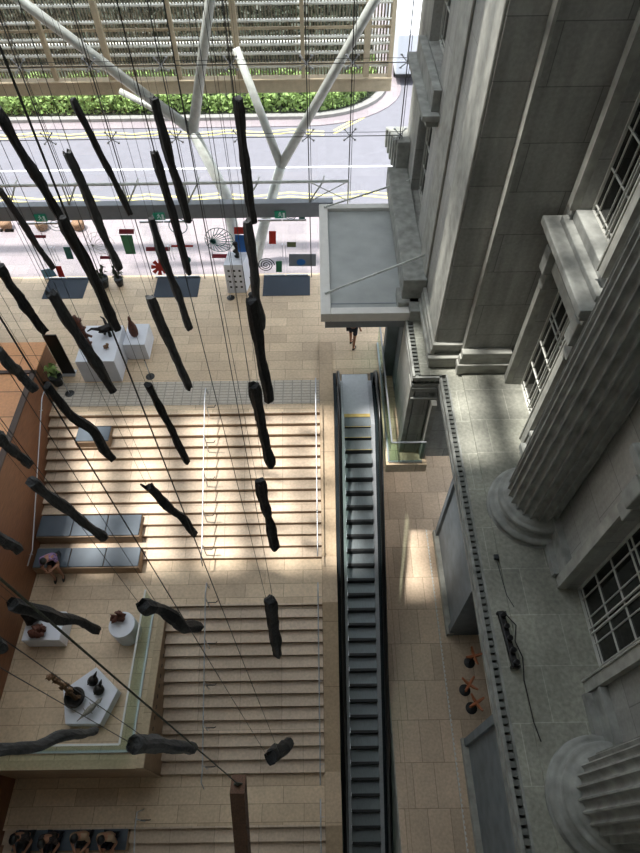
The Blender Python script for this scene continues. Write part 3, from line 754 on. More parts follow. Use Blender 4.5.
# fluted columns
def column(y, label):
    t = thing('fluted_column', label, 'column', (4.6, y, ZL), 0, 'fluted columns along the ledge')
    nf = 24
    bb = MB(); prof = []
    for k in range(41):
        h = .52+k*(17-.52)/40
        r = .66-.075*(max(0, (h-4))/13)**1.3
        prof.append((r, h))
    ns = nf*12; vs = []
    def flute(tt):
        u = (tt*nf/(2*pi)) % 1
        return 0 if u < .17 else -.085*sqrt(max(0, 1-((u-.585)/.415)**2))
    for i, (r, h) in enumerate(prof):
        for k in range(ns):
            tt = 2*pi*k/ns; rr = r+(flute(tt) if i > 0 else 0); vs.append((rr*cos(tt), rr*sin(tt), h+(0 if i != 1 else -.3)))
    fs = [(i*ns+k, i*ns+(k+1) % ns, (i+1)*ns+(k+1) % ns, (i+1)*ns+k) for i in range(len(prof)-1) for k in range(ns)]
    bb.add(vs, fs); o = bb.build('shaft', m_stone, t)
    bb = MB()
    prof = [(.97, 0), (.97, .08)]
    for k in range(9): a_ = -pi/2+pi*k/8; prof.append((.88+.085*cos(a_), .165+.085*sin(a_)))
    prof += [(.84, .25), (.84, .28), (.79, .30), (.765, .33), (.77, .36), (.82, .375), (.82, .39)]
    for k in range(7): a_ = -pi/2+pi*k/6; prof.append((.77+.055*cos(a_), .45+.055*sin(a_)))
    prof += [(.72, .51), (.72, .54), (.68, .56), (.655, .62)]
    bb.lathe(prof, 64); bb.build('base', m_stone, t, smooth=True)
    return t
c1 = column(6.15, 'fluted stone column whose base stands near the middle of the ledge')
c2 = column(.72, 'fluted stone column at the bottom right corner of the photo')
# cable, lamp and junction box on the ledge
t = thing('floodlight_bar', 'long black floodlight bar lying on the ledge near the dentils', 'light', (3.48, 3.3, ZL+.04), 0)
bb = MB(); bb.bar((3.45, 3.85, ZL+.12), (3.53, 2.8, ZL+.12), .12, .11); hsg = child(bb, 'housing', m_black, t); bevel(hsg, .02)
for k in range(5):
    y = 3.75-k*.22; bb = MB(); bb.lathe([(.03, 0), (.055, .02), (.055, .09), (.04, .1)], 12, (3.47+k*.017, y, ZL+.17)); child(bb, 'lamp_head', m_rubber, hsg)
bb = MB(); bb.box(3.38, 3.55, 3.8, 3.84, ZL+.035, ZL+.16); bb.box(3.45, 3.62, 2.8, 2.84, ZL+.035, ZL+.16); child(bb, 'bracket', m_black, t)
bb = MB(); bb.path([(3.56, 3.8, ZL+.08), (3.72, 3.6, ZL+.06), (3.64, 3.3, ZL+.06), (3.72, 3.0, ZL+.06), (3.66, 2.6, ZL+.06), (3.68, 1.9, ZL+.06), (3.74, 1.6, ZL+.05)], .011, 6); child(bb, 'cable', m_black, t)
o = MB().box(-.05, .05, -.05, .05, 0, .06).build('junction_box', m_pot); o.location = (3.6, 5.0, ZL+.035); bevel(o, .01); tag(o, 'small grey junction box on the ledge beside the first column base', 'box')
bb = MB(); bb.path([(3.6, 4.95, ZL+.05), (3.66, 4.2, ZL+.05), (3.76, 3.95, ZL+.05)], .008, 6); o = bb.build('ledge_cable', m_pot); tag(o, 'thin grey cable running along the ledge from the junction box', 'cable')

# stone cornice block and canopy
b = MB(); b.use(m_stone).box(2.3, XP, 12.5, 18.1, 3.9, 4.55); b.box(2.5, XP, 12.0, 18.1, ZL, 3.9); b.box(2.2, XP, 12.35, 13.0, 3.5, 3.9)
for k in range(6): b.box(2.55-.06*k, XP, 18.0+k*.16, 18.2+k*.16, 4.2+.12*k, 5.4)
bevel(struct('trim_cornice', b, None, label='stepped stone cornice block between the canopy and the pavilion'), .03)
t = thing('entrance_canopy', 'flat grey canopy with a pale rim projecting over the entrance', 'canopy', (1.3, 14.8, 3.4))
cx0, cx1, cy0, cy1, cz = .06, 2.6, 12.1, 17.3, 3.75
bb = MB(); bb.box(cx0+.25, cx1, cy0+.25, cy1-.25, cz-.32, cz-.12); child(bb, 'deck', m_canroof, t)
bb = MB(); bb.box(cx0, cx0+.28, cy0, cy1, cz-.3, cz); bb.box(cx0+.28, cx1+.1, cy0, cy0+.26, cz-.3, cz); bb.box(cx0+.28, cx1, cy1-.26, cy1, cz-.3, cz); bevel(child(bb, 'rim', m_canrim, t), .02)
bb = MB(); bb.box(cx0+.12, cx1, cy0+.1, cy1-.1, cz-.62, cz-.3); child(bb, 'fascia', m_beam, t)
bb = MB(); bb.box(cx0+.3, cx1, cy0+.52, cy0+.55, cz-.12, cz-.11); child(bb, 'deck_seam', m_beam, t)
for (a_, c_) in (((326, 293), (427, 254)), ((325, 207), (410, 180))):
    A = at(a_[0], a_[1], z=cz+.02); B = at(c_[0], c_[1], X=XP)
    bb = MB(); bb.tube(A, B, .028); mid = A+(B-A)*.5; bb.tube(mid-(B-A)*.02, mid+(B-A)*.02, .035); bb.blob(A, .05, .05, .04, 6, 0); bb.blob(B, .05, .05, .05, 6, 0); child(bb, 'tie_rod', m_steelp, t, True)

# door pier in the shade below the canopy
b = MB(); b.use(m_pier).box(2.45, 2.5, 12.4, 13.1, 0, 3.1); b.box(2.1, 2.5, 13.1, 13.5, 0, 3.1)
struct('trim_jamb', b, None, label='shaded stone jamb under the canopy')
# ---------------------------------------------------------------- plinths and sculptures
def plinth_box(label, x0, x1, y0, y1, z0, h, rz=0):
    cx, cy = (x0+x1)/2, (y0+y1)/2
    o = MB().box(x0-cx, x1-cx, y0-cy, y1-cy, 0, h).build('display_plinth', m_white); o.location = (cx, cy, z0); o.rotation_euler.z = rz
    bevel(o, .012); return tag(o, label, 'plinth')
plinth_box('larger white box plinth of the pair near the stairs, under the dark bird sculpture', -7.86, -6.6, 13.0, 14.65, 0, 1.0)
plinth_box('smaller white box plinth touching the back of the larger one', -6.59, -5.85, 14.0, 15.0, 0, .72)
def sc(name, label, mb, m, loc, rz=0, smooth=True):
    o = mb.build(name, m, smooth=smooth); low = min(v.co.z for v in o.data.vertices); o.location = (loc[0], loc[1], loc[2]-min(0, low)); o.rotation_euler.z = rz; return tag(o, label, 'sculpture')
bb = MB(); bb.path([(0, 0, 0), (.03, 0, .25), (-.05, .02, .45), (.05, 0, .7), (-.02, .02, .95), (.05, 0, 1.15), (0, 0, 1.4)], [.12, .1, .13, .08, .12, .07, .06], 10)
for k in range(7): bb.blob((.08*(-1)**k, 0, .2+.17*k), .11, .09, .08, 6, .3, k)
bb.tube((.0, 0, .7), (.28, .0, .5), .04); bb.tube((0, 0, .9), (-.25, 0, 1.05), .035)
sc('totem_carving', 'tall knotted reddish-brown totem carving beside the larger white plinth', bb, m_brownsc, (-7.55, 13.6, 1.0))
bb = MB(); bb.blob((0, 0, .28), .3, .14, .14, 8, .3, 2); bb.path([(.2, 0, .3), (.34, 0, .42), (.42, 0, .44)], [.08, .05, .02], 8); bb.path([(-.2, 0, .3), (-.45, .02, .38), (-.6, .0, .33)], [.07, .04, .02], 8)
bb.path([(.05, .0, .3), (.0, .25, .5), (-.1, .4, .48)], [.06, .04, .02], 8); bb.path([(.05, -.05, .25), (.04, -.1, 0)], [.05, .06], 8); bb.path([(-.1, .05, .2), (-.12, .06, 0)], [.04, .05], 8)
sc('bird_sculpture', 'dark bronze bird-like sculpture on the larger white plinth', bb, m_bronze, (-7.0, 14.2, 1.0), .3)
bb = MB(); bb.blob((0, 0, .08), .08, .06, .09, 6, .5, 5); bb.blob((.06, .05, .14), .05, .04, .05, 6, .4, 6)
sc('small_carving', 'tiny pinkish-brown carving at the front of the larger white plinth', bb, m_tansc, (-6.95, 13.55, 1.0))
bb = MB(); bb.lathe([(.1, 0), (.13, .05), (.15, .2), (.14, .4), (.09, .55), (.05, .66), (.055, .74), (.02, .85)], 14)
sc('bottle_carving', 'reddish-brown bottle-shaped carving on the smaller white plinth', bb, m_brownsc, (-6.25, 14.45, .72))
# plinth with holes by the glass
t = thing('perforated_plinth', 'white slanted plinth pierced with small holes near the glass wall', 'plinth', (-3.0, 17.6, 0))
q = [at(228, 292, z=0), at(249, 289, z=0), at(250, 268, z=0), at(231, 270, z=0)]
pts = [(-3.42, 17.35), (-2.72, 17.35), (-2.55, 18.05), (-3.3, 18.15)]
bb = MB(); bb.prism(pts, 0, 1.3); bevel(child(bb, 'body', m_white, t), .01)
bb = MB()
for r_ in range(4):
    for c_ in range(3): bb.box(-3.3+c_*.2, -3.22+c_*.2, 17.343, 17.351, .25+r_*.25, .33+r_*.25)
child(bb, 'holes', m_black, t)
bb = MB(); bb.path([(0, 0, 0), (.04, 0, .12), (-.03, 0, .24), (.03, 0, .36), (0, 0, .5)], [.1, .06, .1, .05, .07], 10); bb.blob((0, 0, .55), .1, .08, .08, 6, .3, 9)
sc('knotted_sculpture', 'small black knotted sculpture on the perforated white plinth', bb, m_bronze, (-2.95, 17.8, 1.3))
# display platform
plinth_box('low white box plinth with two carvings beside the timber wall', -8.3, -7.25, 4.95, 5.75, Z1, .6)
bb = MB(); bb.blob((0, 0, .2), .2, .17, .2, 8, .5, 11); bb.blob((-.18, .12, .3), .1, .09, .12, 8, .4, 12); bb.blob((.12, -.05, .35), .1, .1, .1, 8, .4, 12)
sc('dark_carving', 'black lumpy carving at the back of the low white box plinth', bb, m_bronze, (-8.1, 5.55, Z1+.6))
bb = MB(); bb.blob((0, 0, .12), .2, .14, .14, 8, .6, 14); bb.blob((.13, .05, .16), .09, .1, .09, 8, .5, 15)
sc('curled_carving', 'reddish-brown curled carving at the front of the low white box plinth', bb, m_brownsc, (-7.85, 5.15, Z1+.6))
bb = MB(); bb.lathe([(.06, 0), (.08, .05), (.06, .12), (.01, .14)], 12)
sc('small_bowl_carving', 'small pale grey round carving at the corner of the low white plinth', bb, m_bone, (-7.5, 5.5, Z1+.6))
o = MB().lathe([(.36, 0), (.36, .76), (.35, .78), (.01, .78)], 40).build('cylinder_plinth', m_white, smooth=False); o.location = (-5.55, 5.3, Z1); tag(o, 'white cylinder plinth beside the glass balustrade', 'plinth')
bb = MB(); bb.blob((0, 0, .12), .17, .12, .12, 8, .7, 21); bb.blob((.06, .08, .2), .09, .08, .1, 8, .5, 22)
sc('twisted_carving', 'brown twisted carving on the white cylinder plinth', bb, m_brownsc, (-5.65, 5.45, Z1+.78))
pp = [at(*q, z=-1.75) for q in ((96, 667), (118, 690), (100, 724), (65, 724), (63, 690))]
cen = sum(pp, Vector())/5
bb = MB(); bb.prism([(p.x-cen.x, p.y-cen.y) for p in pp], 0, .35); o = bb.build('pentagon_plinth', m_white); o.location = (cen.x, cen.y, Z1); bevel(o, .015); tag(o, 'low white five-sided plinth with pots and a pale fish-like carving', 'plinth')
ZP = Z1+.35
p = at(75, 698, z=ZP+.15)
t = thing('round_pot', 'wide black bowl with a tall leaning pinkish stem on the five-sided plinth', 'sculpture', (p.x, p.y, ZP))
bb = MB(); bb.lathe([(.12, 0), (.22, .08), (.27, .2), (.24, .28), (.2, .27), (.16, .15), (.01, .13)], 24); bb.build('bowl', m_bronze, t, smooth=True)
bb = MB(); pts = [(0, 0, .15), (-.12, .12, .5), (-.1, .16, .85), (-.22, .2, 1.2), (-.2, .22, 1.5)]
bb.path(pts, [.06, .05, .055, .04, .02], 8)
for k in range(9): q_ = Vector(pts[min(4, k//2)]).lerp(Vector(pts[min(4, k//2+1)]), .5*(k % 2)); bb.blob(q_+Vector((.07*(-1)**k, .02, 0)), .08, .06, .06, 6, .6, k+30)
bb.build('stem', m_tansc, t, smooth=True)
for (px, py, l, s) in ((93, 681, 'small dark jug with a beak on the five-sided plinth, the back one', 1), (99, 690, 'small dark jug with a beak on the five-sided plinth, the right one', 2)):
    p = at(px, py, z=ZP+.1)
    bb = MB(); bb.lathe([(.07, 0), (.13, .06), (.14, .14), (.08, .22), (.06, .26)], 16); bb.path([(.05, 0, .2), (.14, .03, .28), (.22, .06, .33)], [.05, .04, .01], 8); bb.path([(-.08, 0, .2), (-.14, 0, .14), (-.1, 0, .06)], .02, 6)
    sc('beaked_jug', l, bb, m_bronze, (p.x, p.y, ZP), .5+s*.2)
bb = MB()
A = at(78, 722, z=ZP+.1); B = at(103, 699, z=ZP+.1); d = B-A
bb.path([A+d*k/8-A for k in range(9)], [.008, .02, .04, .07, .09, .08, .05, .06, .01], 8)
for k in range(3, 7): bb.path([d*k/8, d*k/8+Vector((.1*(-1)**k, -.1*(-1)**k, .02))], [.02, .008], 6)
sc('fish_carving', 'pale slender fish-like carving lying on the five-sided plinth', bb, m_bone, A)

# plants
def plant(label, p, r, h, n, seed, spread=.35):
    t = thing('potted_plant', label, 'plant', p)
    MB().lathe([(r*.7, 0), (r, h*.8), (r, h), (r*.85, h), (r*.8, h*.85), (.01, h*.82)], 20).build('pot', m_pot, t, smooth=True)
    rnd = random.Random(seed); bb = MB()
    for k in range(n):
        a_ = rnd.uniform(0, 2*pi); l_ = rnd.uniform(.5, 1)*spread; z_ = rnd.uniform(.1, .5)
        b0 = Vector((0, 0, h*.8)); b1 = Vector((cos(a_)*l_*.6, sin(a_)*l_*.6, h+z_)); b2 = Vector((cos(a_)*l_, sin(a_)*l_, h+z_*.8)); s_ = Vector((-sin(a_), cos(a_), 0))*.05
        bb.add([b0, b1-s_, b2, b1+s_], [(0, 1, 2, 3)])
    bb.build('foliage', m_leaf if seed == 3 else m_leafd, t)
plant('potted plant with dark leaves by the glass, the larger of two', (-8.2, 17.85, 0), .24, .4, 26, 1)
plant('potted plant with dark leaves by the glass, the smaller of two', (-7.6, 17.9, 0), .17, .32, 18, 2, .3)
plant('potted bright green plant at the foot of the black board', (-8.72, 12.95, 0), .22, .4, 40, 3, .28)
# black board
t = thing('display_board', 'tall black free-standing board at the corner of the timber counter', 'sign board', (-8.9, 14.5, 0))
p = at(63, 374, z=0); q0 = at(42, 335, Y=p.y); q1 = at(56, 335, Y=p.y)
bb = MB(); bb.box(q0.x, q1.x, p.y-.02, p.y+.02, .04, q0.z); child(bb, 'panel', m_black, t)
bb = MB(); bb.box(q0.x, q1.x, p.y-.12, p.y+.16, 0, .04); child(bb, 'foot', m_steel, t)
# rope stanchions
def stanchion(label, x, y, z=0):
    t = thing('rope_stanchion', label, 'stanchion', (x, y, z))
    MB().lathe([(.15, 0), (.15, .015), (.06, .035), (.01, .04)], 20).build('base', m_black, t)
    MB().tube((0, 0, .03), (0, 0, .8), .011).build('post', m_steel, t)
    MB().blob((0, 0, .81), .02, .02, .02, 5, 0).build('knob', m_black, t)
s1 = stanchion('slim stanchion with black disc base between potted plant and stairs', -8.25, 12.5)
s2 = stanchion('slim stanchion in front of the perforated plinth, the nearer one', -3.29, 17.08)
s3 = stanchion('slim stanchion beside the perforated plinth, the one nearer the right mat', -2.5, 17.25)
s4 = stanchion('slim stanchion at the right front of the larger white plinth', -5.7, 13.2)

# orange stools in the recess
for (x, y, a_, l) in ((4.55, 4.9, .2, 'farthest'), (4.28, 4.1, .9, 'middle'), (4.4, 3.6, .5, 'nearest')):
    t = thing('bar_stool', 'orange cross-seated stool on a black disc base in the recess, the %s' % l, 'stool', (x, y, Z2), a_, 'orange stools in the recess')
    MB().lathe([(.17, 0), (.17, .02), (.05, .04), (.01, .05)], 20).build('base', m_black, t)
    MB().tube((0, 0, .04), (0, 0, .72), .022).build('post', m_black, t)
    bb = MB()
    for k in range(4):
        q = k*pi/2; bb.path([(0, 0, .74), (.14*cos(q), .14*sin(q), .76), (.26*cos(q), .26*sin(q), .84)], [.05, .045, .03], 6)
    bb.build('seat', m_orange, t)

# ---------------------------------------------------------------- hanging logs
LOGS = [
 (73,99,130,214,'crooked black log hanging at upper left between two thicker logs, its top over the hedge',0),
 (-4,108,60,216,'black log at the upper left edge whose top end is cut by the frame',0),
 (67,152,119,268,'dark grey log pointing to the potted plants by the glass',1),
 (154,98,188,221,'straight black log with its top near the left tree column fork',0),
 (154,152,189,273,'black log hanging directly below the topmost one left of centre',0),
 (151,218,189,328,'grey log whose middle crosses the middle entrance mat',1),
 (62,218,117,328,'thick black log ending just above the larger white plinth',0),
 (0,190,53,268,'black log ending over the red upright rectangle sticker',0),
 (-2,266,44,331,'bent black log at the left edge above the timber counter',0),
 (51,293,113,391,'thick grey log with a lump in the middle hiding the totem carving',1),
 (150,297,189,388,'grey-black log between the white plinths and the tactile strip',1),
 (-2,350,34,389,'curved dark log crossing the orange counter at the left edge',1),
 (46,385,112,458,'black crooked log hanging over the small square bench',0),
 (148,384,187,462,'slim black log in the middle of the upper flight left of the handrail',0),
 (149,487,194,533,'short twisted black log with a forked top over the upper flight',0),
 (31,481,105,538,'grey-black log hanging over the upper long bench',1),
 (-4,434,29,464,'dark log end entering from the left edge over the orange timber top',1),
 (-6,534,19,550,'short log end at the left edge in front of the timber side wall',1),
 (12,604,97,630,'curved brown-black log above the low white box plinth',0),
 (143,606,199,627,'crooked black log at the top corner of the glass-edged platform',0),
 (-6,751,95,731,'long grey-green log lying across the platform glass at the lower left',1),
 (134,744,193,748,'thick dark stub of log at the platform corner over the middle flight',1),
 (-8,636,3,649,'tiny log tip at the left edge above the display platform',1),
 (237,98,253,222,'tallest black log in the central column, topmost of the chain',0),
 (247,221,261,328,'grey log in the central column hanging past the right mat',1),
 (251,300,269,400,'black crooked log in the central column above the tactile strip',0),
 (254,385,271,465,'black log in the central column over the top steps of the upper flight',0),
 (260,481,275,548,'straight black log over the right half of the upper flight',0),
 (270,600,278,655,'short black log over the right half of the middle flight',0),
 (271,757,288,744,'stubby black log seen almost end-on over the foot of the middle flight',0)]
NEAR = {1, 8, 11, 16, 17, 22}
def make_log(i, L):
    a, c = ray(L[0], L[1]), ray(L[2], L[3])
    best = None
    for q in range(4000):
        k = .5+2.5*q/4000; d = c*k-a
        if d.z < 0:
            tl = atan2(hypot(d.x, d.y), -d.z)
            if best is None or tl < best[0]: best = (tl, k)
    k = best[1]; d = c*k-a; tt = 2.6/d.length
    if i in NEAR: tt = 9.2
    if i == 29: tt = 9.5; k = (1.7+tt*abs(a.z))/abs(c.z)/tt; d = c*k-a
    if i in (12, 13, 27, 28): tt *= 1.0
    A = cam_pos+a*tt; B = cam_pos+c*k*tt
    r = .085 if i not in (20, 21) else .07
    if i in (13, 0, 4, 5): r = .07
    if i in (9, 6, 23, 25, 26): r = .095
    if i == 20: r = .05
    if i == 28: r = .075
    if i == 29: r = .12
    t = thing('hanging_log', L[4], 'log', A, 0, 'charred logs hanging from the ceiling')
    ax = B-A; n = 22; seg = 11
    u_ = ax.normalized().cross(Vector((0, 1, .1))).normalized(); w_ = ax.normalized().cross(u_)
    bend = (.16 if i in (8, 11, 14, 18, 19, 12, 20) else .045)
    vs = []
    for s in range(n+1):
        f = s/n
        off = (u_*noise.noise(Vector((i*3.1, f*2.2, 0)))+w_*noise.noise(Vector((i*3.1, f*2.2, 9))))*bend*sin(pi*min(1, f*1.0))
        c_ = ax*f+off
        rr = r*(1+.28*noise.noise(Vector((i*7.7, f*5, 3)))+.14*noise.noise(Vector((i*2.7, f*17, 8)))) * (1.0 if s not in (0, n) else .93)
        for q in range(seg):
            th = 2*pi*q/seg
            k2 = 1+.12*noise.noise(Vector((th*2.5, i, f*22)))+.26*noise.noise(Vector((cos(th)*1.3+i, sin(th)*1.3, f*5)))+.1*cos(4*th)
            tip = ax.normalized()*(.09*noise.noise(Vector((cos(th)*2, sin(th)*2, i+f*9)))) if s in (0, n) else Vector()
            vs.append(c_+(u_*cos(th)+w_*sin(th))*rr*k2+tip)
    bb = MB(); fs = [(s*seg+q, s*seg+(q+1) % seg, (s+1)*seg+(q+1) % seg, (s+1)*seg+q) for s in range(n) for q in range(seg)]
    bb.add(vs, fs+[tuple(range(seg))[::-1], tuple(n*seg+q for q in range(seg))])
    o = bb.build('log', m_charg if L[5] else m_char, t, smooth=False)
    if i == 14:
        for sg in (-1, 1):
            MB().path([u_*sg*.05+ax*.04, u_*sg*.1-ax.normalized()*.14], [.045, .02], 6).build('stub', m_char, t)
    top = 20.6
    for sg, f in ((-1, .04), (1, .22 if i % 2 else .1)):
        p0 = ax*f+u_*sg*r*.6; p1 = Vector((p0.x+sg*.1, p0.y, top-A.z))
        MB().tube(p0, p1, .0032, n=5).build('cable', m_wire, t)
for i, L in enumerate(LOGS): make_log(i, L)
# brown timber beam on a thick rope
A = cam_pos+ray(238, 784)*8.2; 
t = thing('hanging_beam', 'brown squared timber beam on a thick rope at the bottom of the photo', 'beam', A, 0)
B = cam_pos+ray(247, 905)*9.8
d = B-A
MB().bar((0, 0, 0), d, .26, .2).build('timber', m_beamw, t)
bb = MB(); f_ = .32
bb.lathe([(.03, 0), (.03, .02), (.01, .03)], 10); 
q = ray(240, 832).normalized(); 
bolt = bb.build('bolt', m_black, t); bolt.location = d*.38-q*.14; bolt.rotation_euler = (-q).to_track_quat('Z', 'Y').to_euler()
MB().path([Vector((0, 0, -.05)), Vector((0, 0, .12)), Vector((.0, -.0, 20.6-A.z))], [.03, .008, .0032], 8).build('rope', m_rope, t)
MB().path([Vector((-.08, 0, -.06)), Vector((0, 0, .1)), Vector((.08, 0, -.06))], .015, 6).build('rope_loop', m_rope, t)

# ---------------------------------------------------------------- people
def skin(name, pts, edges, rad, m, parent, sub=2, root=0):
    me = bpy.data.meshes.new(name); me.from_pydata([tuple(p) for p in pts], edges, []); me.materials.append(m)
    o = bpy.data.objects.new(name, me); C.objects.link(o); o.parent = parent
    s = o.modifiers.new('skin', 'SKIN'); s.use_smooth_shade = True
    for i, v in enumerate(me.skin_vertices[0].data):
        rr = rad[i]; v.radius = rr if isinstance(rr, tuple) else (rr, rr); v.use_root = (i == root)
    q = o.modifiers.new('sub', 'SUBSURF'); q.levels = sub; q.render_levels = sub
    return o
def person(label, loc, rz, top, bottom, hairm=m_hair, sit=True, lean=.1, knees=.12, arms='lap', bare_legs=True, extra=0, long_hair=False):
    "origin on the seat under the pelvis (sit) or on the floor (stand); faces -Y"
    t = thing('person', label, 'person', loc, rz)
    V = Vector
    if sit:
        pel = V((0, 0, .12)); kn = [V((s*knees, -.43, .14)) for s in (-1, 1)]; an = [V((s*(knees+.0), -.46, -.32)) for s in (-1, 1)]; hipx = .1
    else:
        pel = V((0, 0, .92)); kn = [V((-.1, .02, .5)), V((.11, -.1, .5))]; an = [V((-.11, .1, .09)), V((.12, -.14, .09))]; hipx = .1
    sp = pel+V((0, -lean*.4, .25)); ch = pel+V((0, -lean, .42)); nk = pel+V((0, -lean*1.2, .56)); hd0 = nk+V((0, -.02-.3*lean, .07)); hd = nk+V((0, -.05-lean*.5, .18)); ht = nk+V((0, -.03-lean*.5, .27))
    pts = [pel, sp, ch, nk, hd0, hd, ht]; ed = [(0,1), (1,2), (2,3), (3,4), (4,5), (5,6)]; rad = [(.15, .11), (.13, .1), (.16, .1), .055, .06, (.078, .095), (.06, .07)]
    hips = []; 
    for k, s in enumerate((-1, 1)):
        i0 = len(pts); pts += [pel+V((s*hipx, -.03, -.01)), kn[k], an[k], an[k]+V((0, -.12, -.05))]; rad += [.085, .058, .04, .032]; ed += [(0, i0), (i0, i0+1), (i0+1, i0+2), (i0+2, i0+3)]
    armi = []
    for k, s in enumerate((-1, 1)):
        i0 = len(pts); sh = ch+V((s*.18, 0, .06))
        if arms == 'lap': el = sh+V((s*.07, -.08, -.27)); wr = el+V((-s*.12, -.22, -.02))
        elif arms == 'phone': el = sh+V((s*.05, -.12, -.24)); wr = el+V((-s*.14, -.2, .1))
        else: el = sh+V((s*.05, .02, -.28)); wr = el+V((s*.0, -.1, -.24))
        hn = wr+(wr-el).normalized()*.07
        pts += [sh, el, wr, hn]; rad += [.055, .042, .03, (.035, .018)]; ed += [(2, i0), (i0, i0+1), (i0+1, i0+2), (i0+2, i0+3)]
        armi.append((sh, el, wr, hn))
    body = skin('body', pts, ed, rad, m_skin, t)
    # fingers and thumb, nose, ears
    for (sh, el, wr, hn) in armi:
        d = (wr-el).normalized(); side = d.cross(V((0, 0, 1))).normalized()
        bb = MB()
        for f, ln in ((-.024, .055), (-.008, .07), (.008, .066), (.022, .05)):
            bb.path([hn+side*f-d*.01, hn+side*f*1.15+d*ln*.6-V((0, 0, .01)), hn+side*f*1.15+d*ln-V((0, 0, .03))], [.009, .008, .006], 6)
        bb.path([wr+side*.025+d*.02, hn+side*.05, hn+side*.045+d*.03], [.01, .009, .007], 6)
        bb.build('fingers', m_skin, body, smooth=True)
    bb = MB(); bb.path([hd+V((0, -.09, .0)), hd+V((0, -.118, -.015))], [.01, .014], 6); 
    for s in (-1, 1): bb.blob(hd+V((s*.078, .0, -.01)), .012, .02, .03, 5, 0)
    bb.build('nose_and_ears', m_skin, body, smooth=True)
    for s in (-1, 1):
        bb = MB(); bb.blob(hd+V((s*.03, -.088, .015)), .011, .008, .008, 5, 0); bb.build('eye', m_shoe, body)
    bb = MB(); bb.box(hd.x-.022, hd.x+.022, hd.y-.097, hd.y-.088, hd.z-.05, hd.z-.044); bb.build('mouth', m_brownsc, body)
    bb = MB(); bb.blob(hd+V((0, .025, .045)), .098, .108, .095, 10, .05, 1)
    if long_hair: bb.blob(hd+V((0, .08, -.1)), .09, .055, .17, 8, .12, 2)
    bb.build('hair', hairm, t, smooth=True)
    # shirt
    p2 = [pel+V((0, 0, .03)), sp, ch, nk-V((0, 0, .03))]; e2 = [(0,1), (1,2), (2,3)]; r2 = [(.17, .13), (.15, .125), (.18, .125), .07]
    for (sh, el, wr, hn) in armi:
        i0 = len(p2); p2 += [sh, sh.lerp(el, .7)]; r2 += [.072, .064]; e2 += [(2, i0), (i0, i0+1)]
    skin('shirt', p2, e2, r2, top, t)
    p3 = [pel]; e3 = []; r3 = [(.165, .125)]
    for k, s in enumerate((-1, 1)):
        i0 = len(p3); h0 = pel+V((s*hipx, -.03, -.01)); f = .75 if bare_legs else 1.0
        p3 += [h0, h0.lerp(kn[k], f)]; r3 += [.1, .082]; e3 += [(0, i0), (i0, i0+1)]
        if not bare_legs: p3.append(kn[k].lerp(an[k], .92)); r3.append(.055); e3.append((i0+1, i0+2))
    skin('shorts' if bare_legs else 'trousers', p3, e3, r3, bottom, t)
    for k in range(2):
        a_ = an[k]; bb = MB(); bb.blob(a_+V((0, -.07, -.055)), .045, .13, .045, 8, 0); bb.build('shoe', m_shoe, t, smooth=True)
    return t
person('person in a purple patterned shirt sitting at the timber wall end of a bench', (-8.05, 7.42, -1.63), .25, m_purple, m_shorts, lean=.28, arms='phone')
person('person in dark shirt and shorts standing half hidden under the canopy', (1.15, 14.45, 0), 2.6, m_navy, m_navy, sit=False, arms='down', lean=.03)
person('person in dark flowered clothes with black hair, leftmost on the bottom bench', (-7.95, .62, -4.15), 0, m_dress, m_shorts, lean=.06, arms='lap', bare_legs=False, long_hair=True)
person('second person from the left on the bottom bench, in dark flowered clothes', (-7.2, .6, -4.17), -.1, m_dress, m_navy, lean=.1, arms='lap', bare_legs=False)
person('person with black hair and beige shirt in the middle of the bottom bench', (-6.4, .6, -4.17), 0, m_beige, m_shorts, lean=.04, arms='phone')
person('person at the right end of the dark bench at the photo bottom, nearest the handrail', (-5.7, .58, -4.17), -.1, m_beige, m_navy, lean=.05, arms='lap')

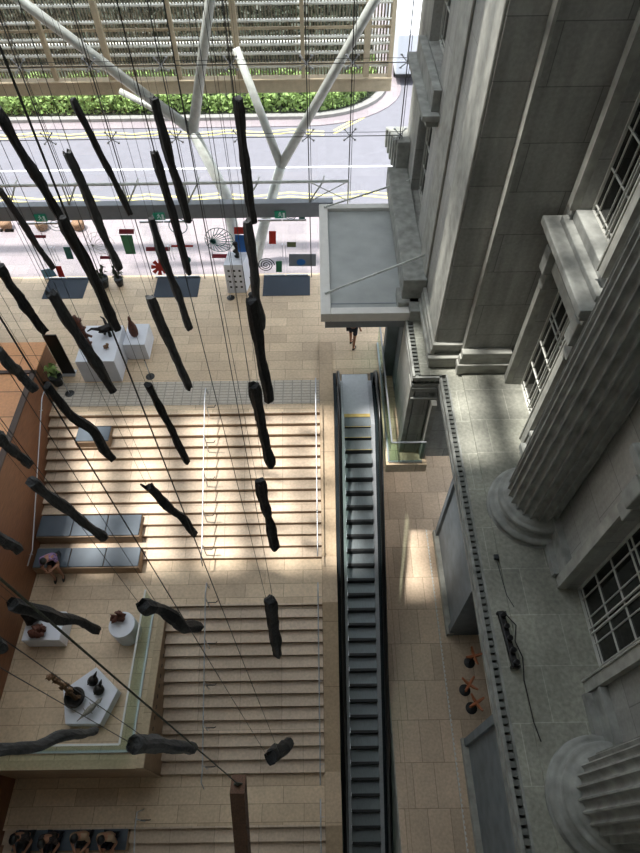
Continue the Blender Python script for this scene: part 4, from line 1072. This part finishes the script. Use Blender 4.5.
# ---------------------------------------------------------------- upper shell: unseen roof, slot and bars shaped to place sun patches; far walls
b = MB()
sx0, sx1, sy0, sy1 = -14.2, 1.4, 8.0, 12.1
b.add([(-20.8, 6.0, 21), (8, 6.0, 21), (8, sy0, 21), (-20.8, sy0, 21)], [(0, 1, 2, 3)]); b.add([(-20.8, sy1, 21), (8, sy1, 21), (8, 19, 21), (-20.8, 19, 21)], [(0, 1, 2, 3)]); b.add([(-20.8, sy0, 21), (sx0, sy0, 21), (sx0, sy1, 21), (-20.8, sy1, 21)], [(0, 1, 2, 3)]); b.add([(sx1, sy0, 21), (8, sy0, 21), (8, sy1, 21), (sx1, sy1, 21)], [(0, 1, 2, 3)])
struct('ceiling', b, m_rooffill, label='unseen atrium roof, its slot shaped to place sun patches')
b = MB(); b.box(-20.8, 8, -4.2, 6.0, 21, 21.3); struct('ceiling', b, m_stonel, label='unseen solid roof, kept opaque to darken the back of the atrium')  # opaque here so less light reaches the back and lower steps
b = MB(); x = sx0+.9
rnd = random.Random(5)
while x < sx1-.2: b.box(x, x+rnd.uniform(.3, .75), sy0, sy1, 21.0, 21.3); x += rnd.uniform(1.2, 2.1)
for y in (8.9, 10.1, 11.2): b.box(sx0, sx1, y, y+.22, 21.05, 21.25)
struct('trim_dapple_bars', b, m_steelp, label='unseen bars added across the roof slot to dapple the sun')  # bars added out of view, widths and gaps set to mottle the sunlight
b = MB(); b.box(-20.8, -20.5, -4.2, 19, -8, 21); struct('wall_far_left', b, m_stonel, label='side wall of the atrium out of view on the left')
b = MB(); b.box(-20.8, 8, -4.4, -4.2, -8, 21); struct('wall_back', b, m_stonel, label='back wall of the atrium behind the camera')

# ---------------------------------------------------------------- light
w = bpy.data.worlds.new('sky'); S.world = w; w.use_nodes = True
bg = w.node_tree.nodes['Background']; bg.inputs[0].default_value = (.87, .93, 1.0, 1); bg.inputs[1].default_value = 2.7
sd = bpy.data.lights.new('sun', 'SUN'); sd.energy = 8.5; sd.angle = radians(2.4); sd.color = (1, .97, .91)
so = bpy.data.objects.new('sun', sd); C.objects.link(so)
so.rotation_euler = Vector((-.3, .03, 1)).to_track_quat('Z', 'Y').to_euler()
S.view_settings.view_transform = 'Standard'; S.view_settings.look = 'None'; S.view_settings.gamma = 1
S.view_settings.exposure = 0.0
S.view_settings.use_curve_mapping = False
